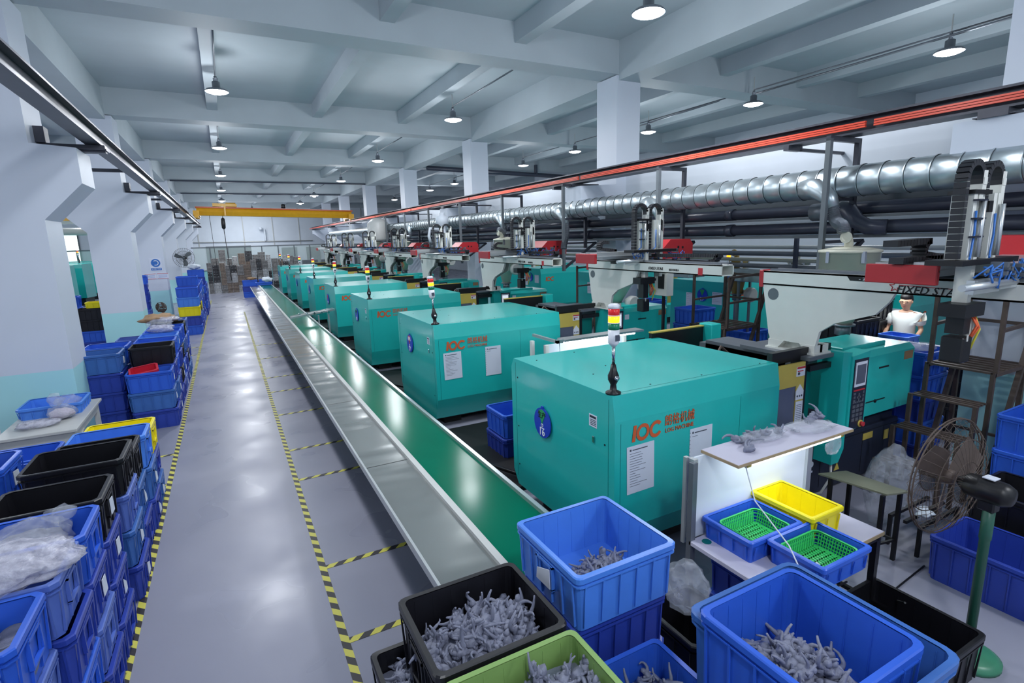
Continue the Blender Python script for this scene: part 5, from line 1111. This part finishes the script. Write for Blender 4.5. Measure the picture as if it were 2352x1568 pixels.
def basket(x, y, z, label, rz=0.0):
    t = thing('sieve_basket', label, 'basket', (x, y, z), rz)
    Lx, Ly, H = 0.40, 0.30, 0.10
    def rim(b): loft(b, [ringpts(Lx, Ly, 0.04, H, 3), ringpts(Lx+0.02, Ly+0.02, 0.045, H+0.004, 3), ringpts(Lx+0.024, Ly+0.024, 0.045, H-0.01, 3), ringpts(Lx, Ly, 0.04, H-0.012, 3)], ); return b
    part('basket_rim', t, GREENP, rim, key='bkr')
    def mesh_(b):
        for k in range(18):
            x_ = -Lx/2+0.03+(Lx-0.06)*k/17
            for s in (-1, 1): b.bar((x_*0.94, s*(Ly/2-0.02), 0.0), (x_, s*Ly/2, H-0.008), 0.012, 0.004)
        for k in range(13):
            y_ = -Ly/2+0.03+(Ly-0.06)*k/12
            for s in (-1, 1): b.bar((s*(Lx/2-0.02), y_*0.94, 0.0), (s*Lx/2, y_, H-0.008), 0.012, 0.004)
        for zz in (0.02, 0.045, 0.07):
            f_ = 1-0.1*(1-zz/H)
            q = ringpts(Lx*f_, Ly*f_, 0.03, zz, 2)
            for i in range(len(q)): b.bar(q[i], q[(i+1) % len(q)], 0.004, 0.008)
        return b
    part('basket_lattice', t, GREENP, mesh_, key='bkm', stuff=True)
    def floor_(b):
        b.box((-Lx/2+0.02, -Ly/2+0.02, 0), (-Lx/2+0.05, Ly/2-0.02, 0.006)); b.box((Lx/2-0.05, -Ly/2+0.02, 0), (Lx/2-0.02, Ly/2-0.02, 0.006)); b.box((-0.05, -Ly/2+0.02, 0), (0.05, -Ly/2+0.06, 0.006))
        for k in range(13):
            x_ = -Lx/2+0.055+(Lx-0.11)*k/12; b.box((x_-0.008, -Ly/2+0.02, 0), (x_+0.008, Ly/2-0.02, 0.005))
        for k in range(7):
            y_ = -Ly/2+0.02+(Ly-0.04)*k/6; b.box((-Lx/2+0.03, y_-0.006, 0), (Lx/2-0.03, y_+0.006, 0.005))
        return b
    part('basket_floor', t, GREENP, floor_, key='bkf', stuff=True)
    return t
basket(3.22, 2.37, 0.775, 'green slotted basket in the blue crate by the white panel')
basket(3.32, 1.945, 0.775, 'green slotted basket in the nearer blue crate')
tag(part('glass_tube', None, WHITE, lambda b: b.lathe([(0.018, -0.05), (0.018, 0.05)], 12, (3.20, 1.90, 0.80), 'x')), 'small shiny white tube lying in the nearer green basket', 'tube')
for i in range(9):
    x, y = [(3.22, 2.45), (3.4, 2.6), (3.5, 2.62), (3.6, 2.6), (3.72, 2.58), (3.3, 2.62), (4.15, 2.6), (4.2, 2.62), (4.3, 2.62)][i]
    o = bpy.data.objects.new('moulded_part', PIECES[i % 8]); C.objects.link(o); o.location = (x, y, 1.43); o.scale = (1.3,)*3; o.rotation_euler = (0.2*i, 0, i)
    tag(o, 'grey moulded part lying on the lilac shelf of the packing bench', 'part', 'grey parts on the shelf')
bag(3.50, 2.55, 1.41, 0.45, 0.16, 0.08, 'crumpled clear bag around parts on the left of the shelf', BAG, 95)
bag(4.0, 2.50, 1.41, 0.40, 0.28, 0.05, 'thin clear film on the right of the shelf', BAG, 96)
tag(part('hanging_film', None, BAG, lambda b: icos(b, (4.02, 2.31, 1.33), (0.09, 0.02, 0.07), 0.3, 5, 3)), 'end of clear film hanging over the shelf edge before the tube', 'film')
for i in range(2): crate(2.95, 2.05, 0.02+0.30*i, 0.6, 0.5, 0.30, 'deep', 'dark blue crate, %s under the packing bench' % ('lower one', 'upper one')[i], det=1)
bag(2.42, 2.25, 0.55, 0.26, 0.3, 0.32, 'clear bag on a dark box between the blue crates and the bench', BAG, 97)
crate(2.25, 2.0, 0.0, 0.45, 0.5, 0.50, 'black', 'black crate under the clear bag between the crates and the bench')
t = thing('filler_trough', 'added black trough darkening the floor between conveyor and machines', 'trough', (0, 0, 0))  # invented channel, black so the floor beside the belt reads dark
part('trough_body', t, DARK, lambda b: (b.box((2.16, 3.2, 0.0), (2.62, 33.0, 0.16)), b.box((2.16, 3.2, 0.16), (2.2, 33.0, 0.3)))[0])
part('trough_pipe', t, BLACK, lambda b: (b.tube([(2.35, 3.2, 0.2), (2.35, 33, 0.2)], 0.035, 8), b.tube([(2.48, 3.2, 0.19), (2.48, 33, 0.19)], 0.025, 8))[0])
for i in range(7):
    yg = MACH[i][0]+MACH[i][5]; g = MACH[i+1][0]-yg
    t = thing('filler_unit', 'added black unit darkening the floor behind the %s teal machine of the row' % ORD[i], 'filler', (0, 0, 0), group='added dark units between the machines')  # invented units and mats that keep the gaps between machines dark
    part('filler_body', t, DARK, lambda b: (b.box((3.75, yg+0.3, 0.05), (4.6, yg+g-0.5, 0.75), 0.02), b.box((2.7, yg+0.15, 0.0), (5.6, yg+g-0.15, 0.06)))[0])
    part('filler_plate', t, GREYM, lambda b: b.box((3.74, yg+0.5, 0.4), (3.75, yg+0.9, 0.62)))
    part('filler_hose', t, BLACK, lambda b: b.tube([(3.9, yg+0.4, 0.75), (3.5, yg+0.3, 0.9), (3.2, yg+0.15, 0.6), (2.9, yg+0.2, 0.15), (2.7, yg+0.9, 0.1)], 0.025, 6))
# second lit shelf at machine 17
t = thing('packing_bench', 'white lit bench frame in front of the machine with badge 17', 'table', (4.0, 6.55, 0))
part('leg', t, ROBW, lambda b: b.box((0, 0, 0), (0.05, 0.06, 1.42)), key='b2l'); part('leg', t, ROBW, lambda b: b.box((0, 0, 0), (0.05, 0.06, 1.42)), key='b2l', loc=(1.45, 0.0, 0)); part('leg', t, ROBW, lambda b: b.box((0, 0, 0), (0.05, 0.06, 1.42)), key='b2l', loc=(0, 0.42, 0))
part('lamp_shelf', t, ALU, lambda b: (b.box((0.1, -0.35, 1.52), (1.55, -0.15, 1.55)), b.box((0.0, -0.3, 1.50), (0.1, -0.25, 1.55)), b.box((0.0, -0.3, 1.5), (0.04, 0.4, 1.54)))[0])
part('tube_light', t, TUBEE, lambda b: b.lathe([(0.016, 0.15), (0.016, 1.45)], 10, (0, -0.25, 1.49), 'x'), label='glowing fluorescent tube')
part('white_panel', t, WHITE, lambda b: (b.box((0, 0.05, 1.30), (1.5, 0.07, 1.42)), b.box((0, -0.5, 0.85), (1.5, 0.0, 0.88)), b.box((0.0, 0.05, 0.88), (1.5, 0.065, 1.3)))[0])
tubelight(4.8, 6.28, 1.47, 1.1, 4.5).rotation_euler = (R(50), 0, 0)
part('lamp_wire', t, WHITE, lambda b: b.tube([(0.05, -0.28, 1.5), (0.12, -0.2, 1.2), (0.1, -0.1, 1.0)], 0.006, 5))

# stool
t = thing('work_stool', 'stool with a tilted olive board seat on dark square legs', 'stool', (4.78, 2.52, 0))
part('seat_board', t, OLIVE, lambda b: b.prism([(-0.19, 0.33), (0.36, 0.20), (0.40, -0.28), (-0.16, -0.10)][::1], 'xy', 0.66, 0.675) if False else b.prism([(0.30, 0.26), (0.02, 0.36), (0.12, -0.20), (0.34, -0.27)], 'xy', 0.67, 0.685))
for x, y in ((0.10, -0.18), (0.30, -0.22), (0.06, 0.26), (0.27, 0.20)): part('leg', t, BLACK, lambda b: b.box((-0.016, -0.016, 0), (0.016, 0.016, 0.67)), key='stl', loc=(x, y, 0))
part('stretcher', t, BLACK, lambda b: (b.bar((0.10, -0.18, 0.2), (0.30, -0.22, 0.2), 0.02), b.bar((0.06, 0.26, 0.2), (0.10, -0.18, 0.2), 0.02), b.bar((0.27, 0.2, 0.2), (0.30, -0.22, 0.2), 0.02))[0])
t = thing('low_bench', 'low dark steel stand on the floor behind the stool', 'stand', (5.3, 2.2, 0))
part('stand_frame', t, BLACK, lambda b: (b.box((0, 0, 0.28), (0.7, 0.03, 0.31)), b.box((0, 0.25, 0.28), (0.7, 0.28, 0.31)), b.box((0, 0, 0), (0.03, 0.03, 0.28)), b.box((0, 0.25, 0), (0.03, 0.28, 0.28)), b.box((0.67, 0, 0), (0.7, 0.03, 0.28)), b.box((0, 0.12, 0.28), (0.7, 0.15, 0.31)))[0])
tag(part('glove', None, WHITE, lambda b: icos(b, (5.55, 2.3, 0.34), (0.09, 0.06, 0.03), 0.35, 8, 3)), 'white crumpled glove on the low dark stand', 'glove')
bag(5.55, 2.62, 0.05, 0.42, 0.4, 0.85, 'tall clear plastic bag standing behind the stool', BAG, 98, noise=0.15)
tag(part('cardboard_box', None, CARD, lambda b: b.box((4.35, 2.75, 0), (4.75, 3.1, 0.45))), 'brown cardboard box behind the yellow crate', 'box')
tag(part('floor_cable', None, BLACK, lambda b: b.tube([(4.0, 1.7, 0.36), (4.3, 1.95, 0.12), (4.6, 2.05, 0.012), (5.2, 2.1, 0.012)], 0.008, 6)), 'black cable from the black crate across the floor', 'cable')

# big pedestal fan
def fan(x, y, zc, rad, yaw, label, base=True, pole=FANG, mount=None):
    t = thing('pedestal_fan' if base else 'wall_fan', label, 'fan', (x, y, 0), yaw)
    def cage(b, off, depth):
        off = off-0.35+rad*0.62
        for k in range(36):
            a = 2*PI*k/36; pts = []
            for q in range(7):
                s = q/6; r = rad*(0.12+0.88*s); pts.append((r*math.cos(a), off+depth*math.sqrt(max(0, 1-s*s)), zc+r*math.sin(a)))
            b.tube(pts, 0.0018 if base else 0.004, 3, cap=False)
        for s in (0.35, 0.7, 1.0):
            q = [(rad*s*math.cos(2*PI*k/32), off+depth*math.sqrt(max(0, 1-s*s)), zc+rad*s*math.sin(2*PI*k/32)) for k in range(33)]
            b.tube(q, 0.004 if s < 1 else 0.006, 4, cap=False)
        return b
    part('front_cage', t, RUST if base else BLACK, lambda b: cage(b, 0.36, 0.09))
    part('rear_cage', t, RUST if base else BLACK, lambda b: cage(b, 0.34, -0.11))
    def blades(b):
        for k in range(3):
            a = 2*PI*k/3+0.4
            for q in range(5):
                pass
            pts = [(0.05, -0.03), (rad*0.5, -0.12), (rad*0.88, -0.08), (rad*0.85, 0.10), (rad*0.4, 0.07), (0.05, 0.03)]
            A = []; B = []
            for u, v in pts:
                X_, Z_ = u*math.cos(a)-v*math.sin(a), u*math.sin(a)+v*math.cos(a)
                A.append(b.v((X_, rad*0.62+v*0.35, zc+Z_))); B.append(b.v((X_, rad*0.62+0.005+v*0.35, zc+Z_)))
            b.f(A); b.f(B[::-1])
            for i in range(6): b.f([A[i], A[(i+1) % 6], B[(i+1) % 6], B[i]])
        b.lathe([(0.0, rad*0.62-0.04), (0.05*rad/0.4, rad*0.62-0.04), (0.05*rad/0.4, rad*0.62+0.03), (0.0, rad*0.62+0.04)], 12, (0, 0, zc), 'y', cap=False); return b
    part('fan_blades', t, RUST if base else GREYD, blades)
    part('fan_motor', t, BLACK, lambda b, q=rad/0.42: b.lathe([(u*q, v*q) for u, v in ((0.0, -0.12), (0.06, -0.11), (0.08, -0.07), (0.085, 0.05), (0.075, 0.13), (0.03, 0.19))], 18, (0, 0, zc), 'y', cap=False))
    if base:
        part('motor_label', t, PAPER, lambda b: b.box((-0.035, -0.02, zc+0.085), (0.035, 0.05, zc+0.092)))
        part('motor_yoke', t, BLACK, lambda b: b.box((-0.04, -0.04, zc-0.14), (0.04, 0.06, zc-0.06), 0.01))
        part('fan_pole', t, pole, lambda b: b.lathe([(0.03, 0.04), (0.03, zc-0.35), (0.035, zc-0.34), (0.035, zc-0.1)], 14))
        part('fan_base', t, FANB, lambda b: b.lathe([(0.19, 0.0), (0.19, 0.03), (0.15, 0.055), (0.05, 0.075), (0.03, 0.08)], 28))
    else:
        part('wall_bracket', t, BLACK, lambda b: (b.bar((0, -0.05, zc), (0, -0.15, zc-0.25), 0.05), b.box((-0.08, -0.22, zc-0.35), (0.08, -0.12, zc-0.2)))[0])
    return t
fan(4.30, 1.42, 1.26, 0.42, R(-4), 'large pedestal fan with brown wire cage on a green pole, right foreground')
fan(3.3, 5.42, 0.66, 0.34, R(35), 'floor fan with wire cage standing between the machines with badges 16 and 17', pole=BLACK)
fan(2.98, 9.95, 0.95, 0.15, R(150), 'small fan with a chrome hub between the machines with badges 17 and 18', pole=BLACK)
fan(-1.9, 33.4, 2.40, 0.5, R(175), 'black wire wall fan on a far left pillar', base=False)
fan(-1.64, 17.0, 1.42, 0.13, R(160), 'small grey fan on a pole in the middle left group', pole=GREYM)

# ------------------------------------------------------------------ steel steps
def steps(x, y, z, n, label, dx=0.30, rise=0.33, wd=0.62, plat=0.75, posts=2.2, back=False):
    t = thing('steel_steps', label, 'steps', (x, y, 0))
    for s in (0, wd):
        part('stringer', t, RUST, lambda b, s=s: (b.bar((-n*dx-0.05, s, 0.0), (-n*dx-0.02, s, z-n*rise), 0.04), b.bar((-n*dx, s, z-n*rise), (0, s, z), 0.045)), key=None) if False else part('stringer', t, RUST, lambda b, s=s: [b.bar((-k*dx, s, z-k*rise), (-k*dx, s, 0), 0.04) for k in range(0, n+1)] and b)
        part('rail_post', t, RUST, lambda b, s=s: (b.bar((plat, s, 0), (plat, s, z+0.95), 0.045), b.bar((0.05, s, z), (0.05, s, z+0.95 if s else z+0.9), 0.04))[0])
        part('handrail', t, RUST, lambda b, s=s: (b.bar((0.05, s, z+0.9), (plat, s, z+0.93), 0.04), b.bar((0.05, s, z+0.45), (plat, s, z+0.47), 0.035), b.bar((plat+0.25, s, z+0.9), (plat-0.55, s, 0.02), 0.05))[0])
    part('cross_bar', t, RUST, lambda b: (b.bar((plat, 0, z+0.9), (plat, wd, z+0.9), 0.04), b.bar((plat, 0, z+0.45), (plat, wd, z+0.45), 0.035), b.bar((plat, 0, 0.5), (plat, wd, 0.5), 0.03))[0])
    ns = 7
    for k in range(ns): part('platform_slat', t, RUST, lambda b: b.box((0, 0, z-0.02), (0.045, wd, z)), key=('psl', z, wd), loc=(plat*k/(ns-1)-0.02, 0, 0))
    [part('platform_frame', t, RUST, lambda b, q=q: b.bar((0, q, z-0.03), (plat, q, z-0.03), 0.04)) for q in (0, wd)]
    for k in range(1, n+1):
        for j in range(4): part('tread_slat', t, RUST, lambda b: b.box((0, 0, -0.02), (0.035, wd, 0)), key=('tsl', wd), loc=(-k*dx+0.07*j, 0, z-k*rise))
    return t
steps(7.15, 2.50, 1.42, 3, 'brown steel steps with slatted treads at the right of the nearest machine')
steps(7.75, 6.55, 1.28, 2, 'brown steel steps with slatted platform behind the nearest robot pedestal', wd=0.8, plat=0.9)
steps(7.6, 10.2, 1.3, 2, 'brown steel steps under the second robot', wd=0.8, plat=0.8)

# ------------------------------------------------------------------ glass partition and mould racks at the far end
YP = 50.0
t = thing('glass_partition', 'grey framed glass partition across the far end of the hall', 'partition', (0, YP, 0))
for k in range(15):
    x = -2.3+1.27*k
    part('partition_post', t, GREYD, lambda b: b.box((-0.04, -0.04, 0), (0.04, 0.04, 2.85)), key='gpp', loc=(x, 0, 0))
    if k < 14: part('glass_pane', t, GLASS, lambda b: b.box((0.04, -0.01, 1.0), (1.23, 0.01, 2.8)), key='gpg', loc=(x, 0, 0))
    if k < 14: part('lower_panel', t, TEALW, lambda b: b.box((0.04, -0.02, 0.05), (1.23, 0.02, 1.0)), key='gpl', loc=(x, 0, 0))
part('top_rail', t, GREYD, lambda b: b.box((-2.34, -0.05, 2.80), (15.5, 0.05, 2.88)))
part('sill_rail', t, GREYD, lambda b: b.box((-2.34, -0.05, 0.97), (15.5, 0.05, 1.03)))
t = thing('glass_partition', 'framed glass partition across the left bay, seen between pillars', 'partition', (-13, 46, 0))
for k in range(8):
    part('partition_post', t, GREYD, lambda b: b.box((-0.05, -0.04, 0), (0.05, 0.04, 2.9)), key='gpp2', loc=(1.4*k, 0, 0))
    if k < 7: part('glass_pane', t, GLASS, lambda b: b.box((0.05, -0.01, 0.9), (1.35, 0.01, 2.85)), key='gpg2', loc=(1.4*k, 0, 0))
part('top_rail', t, GREYD, lambda b: b.box((-0.05, -0.05, 2.85), (10, 0.05, 2.93)))
mi = 0
MS = [STEELM, STEELM2, STEELM3, STEELM4, STEELM]
x = -1.05
for row, (yy, hh) in enumerate(((38.6, 1.75), (40.2, 2.25))):
    x = -1.1+0.25*row; c_ = 0
    while x < (2.4 if row == 0 else 4.2):
        wd = rnd.uniform(0.26, 0.46); z = 0.0; lv = 0
        while z < hh-0.2 and lv < 4:
            h_ = rnd.uniform(0.42, 0.75); m = MS[rnd.randrange(5)]; dd = rnd.uniform(0.3, 0.45)
            t = thing('injection_mould', '%s steel mould block, %s in the %s column, %s mould row' % ({'mold_steel': 'grey', 'mold_steel_light': 'bright', 'mold_steel_dark': 'black', 'mold_steel_brown': 'brownish'}[m.name], LEV[lv], ORD[c_ % 12], ('front', 'rear')[row]), 'mould', (x, yy, z), group='steel moulds stacked at the far end')
            part('mould_body', t, m, lambda b: [b.box((0, 0.0, q), (wd-0.01, dd, q+h_*f-0.012)) for q, f in ((0, 0.3), (h_*0.3, 0.12), (h_*0.42, 0.33), (h_*0.75, 0.25))] and b)
            part('mould_bolt', t, STEELM3 if m != STEELM3 else STEELM2, lambda b: [b.lathe([(0.02, -0.012), (0.02, 0.0)], 6, (wd*u, 0, h_*v), 'y') for u in (0.2, 0.75) for v in (0.15, 0.6, 0.88)] and b)
            z += h_; lv += 1
        x += wd+rnd.uniform(0.01, 0.05); c_ += 1
for i, x in enumerate((5.2, 6.6, 8.2)):
    tag(part('dark_cabinet', None, GREYD, lambda b: (b.box((0, 0, 0), (1.1, 0.6, 1.7+0.0), 0.02), b.box((0.2, -0.02, 1.0), (0.9, 0, 1.5)))[0], key='dcb', loc=(x, 44, 0)), 'dark grey cabinet behind the farthest machines, %s from the left' % ORD[i], 'cabinet')

# signs on the third pillar
t = thing('safety_sign', 'blue and white round safety sign on the third left pillar', 'sign', (-2.72, PY[3], 2.05))
part('sign_plate', t, PAPER, lambda b: b.box((0, -0.012, 0), (0.42, 0, 0.52)))
part('sign_disc', t, TILEB, lambda b: b.lathe([(0.16, -0.016), (0.16, -0.012)], 24, (0.21, 0, 0.32), 'y'))
part('sign_pictogram', t, INKW, lambda b: b.tube([(0.21+0.09*math.cos(R(a)), -0.018, 0.32+0.09*math.sin(R(a))) for a in range(-120, 150, 18)], 0.016, 5))
part('sign_band', t, TILEB, lambda b: b.box((0.03, -0.016, 0.03), (0.39, -0.012, 0.12)))
text('必须戴护耳器', 0.05, t, (0.21, -0.018, 0.075), '-Y', INKW, 'sign_lettering')
for i in range(2):
    t = thing('notice_board', 'white notice with red and blue lines on the third left pillar, %s one' % ('left', 'right')[i], 'sign', (-2.95+0.42*i, PY[3], 1.72))
    part('board_plate', t, PAPER, lambda b: b.box((0, -0.01, 0), (0.40, 0, 0.24)), key='nbp')
    part('board_lines', t, INKR, lambda b: (b.box((0.01, -0.012, 0.21), (0.39, -0.01, 0.225)), b.box((0.01, -0.012, 0.01), (0.39, -0.01, 0.025)))[0], key='nbl')
    part('board_print', t, TILEB, lambda b: [b.box((0.05, -0.012, z), (0.35, -0.01, z+0.008)) for z in (0.07, 0.11, 0.15)] and b, key='nbt')

# ------------------------------------------------------------------ table and worker in the right bay
t = thing('work_table', 'lit table in front of the standing worker', 'table', (9.0, 4.05, 0.06))
part('table_top', t, LAMIN, lambda b: b.box((0, 0, 1.06), (0.7, 1.3, 1.09)))
for x, y in ((0, 0), (0.65, 0), (0, 1.25), (0.65, 1.25)): part('leg', t, BLACK, lambda b: b.box((0, 0, -0.06), (0.05, 0.05, 1.06)), key='wtl', loc=(x, y, 0))
c1 = crate(9.05, 4.25, 1.15, 0.40, 0.45, 0.17, 'light', 'light blue crate under the hands of the worker', det=1)
text('IC', 0.12, c1, (-0.215, -0.10, 0.08), '-X', INKR, 'crate_lettering')
crate(8.2, 4.8, 1.02, 0.6, 0.85, 0.17, 'blue', 'shallow blue crate beside the table of the worker')
stack(8.25, 4.85, ['deep', 'blue', 'blue'], 'under the shallow crate beside the worker', 0.55, 0.75, 0.335, 'crates in the right bay', slot=None)
tubelight(9.5, 4.6, 2.3, 1.1, 26).rotation_euler = (0, R(20), R(90))
t2 = thing('shelf_lamp', 'fluorescent tube on a post above the table of the worker', 'lamp', (9.5, 0, 0))
part('tube', t2, TUBEE, lambda b: b.lathe([(0.016, 3.9), (0.016, 4.9)], 8, (0, 0, 2.34), 'y'))
part('lamp_post', t2, BLACK, lambda b: (b.box((-0.02, 4.9, 0), (0.02, 4.94, 2.36)), b.box((-0.02, 3.9, 2.355), (0.02, 4.94, 2.37)))[0])
def skin(name, parent, m, verts, edges, rad, root=0, sub=2):
    me = bpy.data.meshes.new(name); me.from_pydata([Vector(v) for v in verts], edges, []); o = bpy.data.objects.new(name, me); C.objects.link(o)
    md = o.modifiers.new('s', 'SKIN'); md.use_smooth_shade = True; sd = o.modifiers.new('u', 'SUBSURF'); sd.levels = sub; sd.render_levels = sub
    for i, r in enumerate(rad):
        rr = r if isinstance(r, tuple) else (r, r); me.skin_vertices[0].data[i].radius = rr
    me.skin_vertices[0].data[root].use_root = True
    bpy.context.view_layer.update()
    nm = bpy.data.meshes.new_from_object(o.evaluated_get(bpy.context.evaluated_depsgraph_get()))
    bpy.data.objects.remove(o); nm.materials.clear(); nm.materials.append(m)
    for p in nm.polygons: p.use_smooth = True
    o = bpy.data.objects.new(name, nm); C.objects.link(o); o.parent = parent; return o
# local frame: faces -x, z up ; y = left/right
t = thing('person', 'person in a white t-shirt looking down, standing with hands in a light blue crate', 'person', (9.95, 4.74, 0.14))
t.rotation_euler = (0, 0, R(12))
bodyv = [(0, 0, 0.92), (0, 0, 1.08), (0, 0, 1.26), (-0.01, 0, 1.40), (-0.02, 0, 1.48), (-0.045, 0, 1.56), (-0.07, 0, 1.63), (-0.08, 0, 1.69),
         (0, 0.17, 1.39), (-0.02, 0.24, 1.16), (-0.22, 0.22, 1.06), (-0.42, 0.16, 1.06), (0, -0.17, 1.39), (-0.02, -0.24, 1.16), (-0.22, -0.22, 1.06), (-0.42, -0.14, 1.06),
         (0, 0.09, 0.86), (0, 0.11, 0.48), (0.02, 0.11, 0.08), (-0.12, 0.12, 0.03), (0, -0.09, 0.86), (0, -0.11, 0.48), (0.02, -0.11, 0.08), (-0.12, -0.12, 0.03)]
bodye = [(0, 1), (1, 2), (2, 3), (3, 4), (4, 5), (5, 6), (6, 7), (3, 8), (8, 9), (9, 10), (10, 11), (3, 12), (12, 13), (13, 14), (14, 15), (0, 16), (16, 17), (17, 18), (18, 19), (0, 20), (20, 21), (21, 22), (22, 23)]
bodyr = [(0.12, 0.15), (0.10, 0.13), (0.11, 0.15), (0.09, 0.13), 0.05, (0.075, 0.07), (0.10, 0.085), (0.08, 0.07), 0.045, 0.038, 0.034, 0.026, 0.045, 0.038, 0.034, 0.026, 0.085, 0.055, 0.04, 0.035, 0.085, 0.055, 0.04, 0.035]
skin('body', t, SKIN, bodyv, bodye, bodyr)
sv = [(0, 0, 0.90), (0, 0, 1.08), (0, 0, 1.26), (-0.005, 0, 1.39), (-0.015, 0, 1.45), (0, 0.18, 1.385), (-0.02, 0.235, 1.22), (0, -0.18, 1.385), (-0.02, -0.235, 1.22)]
skin('t_shirt', t, SHIRT, sv, [(0, 1), (1, 2), (2, 3), (3, 4), (3, 5), (5, 6), (3, 7), (7, 8)], [(0.15, 0.18), (0.135, 0.165), (0.145, 0.185), (0.125, 0.165), 0.075, 0.092, 0.075, 0.092, 0.075])
skin('trousers', t, DENIM, [(0, 0, 0.95), (0, 0, 0.88), (0, 0.09, 0.82), (0, 0.11, 0.46), (0.02, 0.11, 0.08), (0, -0.09, 0.82), (0, -0.11, 0.46), (0.02, -0.11, 0.08)], [(0, 1), (1, 2), (2, 3), (3, 4), (1, 5), (5, 6), (6, 7)], [(0.135, 0.165), (0.13, 0.16), 0.10, 0.072, 0.055, 0.10, 0.072, 0.055])
part('hair', t, HAIR, lambda b: (icos(b, (-0.045, 0, 1.70), (0.105, 0.088, 0.078), 0.03, 4, 3), icos(b, (-0.02, 0, 1.655), (0.085, 0.09, 0.07), 0.03, 6, 3))[0], label='short black hair')
part('nose', t, SKIN, lambda b: icos(b, (-0.168, 0, 1.60), (0.018, 0.012, 0.02), 0.0, 4, 2))
part('eye', t, HAIR, lambda b: (icos(b, (-0.158, 0.032, 1.625), (0.008, 0.014, 0.006), 0, 1, 2), icos(b, (-0.158, -0.032, 1.625), (0.008, 0.014, 0.006), 0, 1, 2))[0])
part('mouth', t, INKR, lambda b: icos(b, (-0.152, 0, 1.555), (0.008, 0.02, 0.004), 0, 1, 2))
part('ear', t, SKIN, lambda b: (icos(b, (-0.06, 0.088, 1.62), (0.015, 0.01, 0.025), 0, 1, 2), icos(b, (-0.06, -0.088, 1.62), (0.015, 0.01, 0.025), 0, 1, 2))[0])
part('glasses', t, INKB, lambda b: [b.tube([(-0.172, s*0.032+0.022*math.cos(2*PI*k/12), 1.622+0.016*math.sin(2*PI*k/12)) for k in range(13)], 0.003, 4) for s in (-1, 1)] and b.tube([(-0.172, 0.054, 1.63), (-0.07, 0.09, 1.63)], 0.003, 4))
for s in (1, -1):
    hv = [(-0.42, 0.15*s, 1.06), (-0.49, 0.145*s, 1.05)]; he = [(0, 1)]; hr = [0.024, (0.034, 0.016)]
    for q, (dy, ln) in enumerate(((-0.028, 0.05), (-0.010, 0.062), (0.010, 0.058), (0.026, 0.045))):
        b0 = len(hv); hv += [(-0.52, (0.145)*s+dy, 1.045), (-0.52-ln*0.6, 0.145*s+dy, 1.03), (-0.52-ln, 0.145*s+dy*1.1, 1.00)]; he += [(1, b0), (b0, b0+1), (b0+1, b0+2)]; hr += [0.009, 0.0085, 0.007]
    b0 = len(hv); hv += [(-0.47, 0.145*s-0.035*s, 1.05), (-0.51, 0.145*s-0.05*s, 1.03)]; he += [(1, b0), (b0, b0+1)]; hr += [0.010, 0.008]
    skin('hand', t, SKIN, hv, he, hr, sub=1)
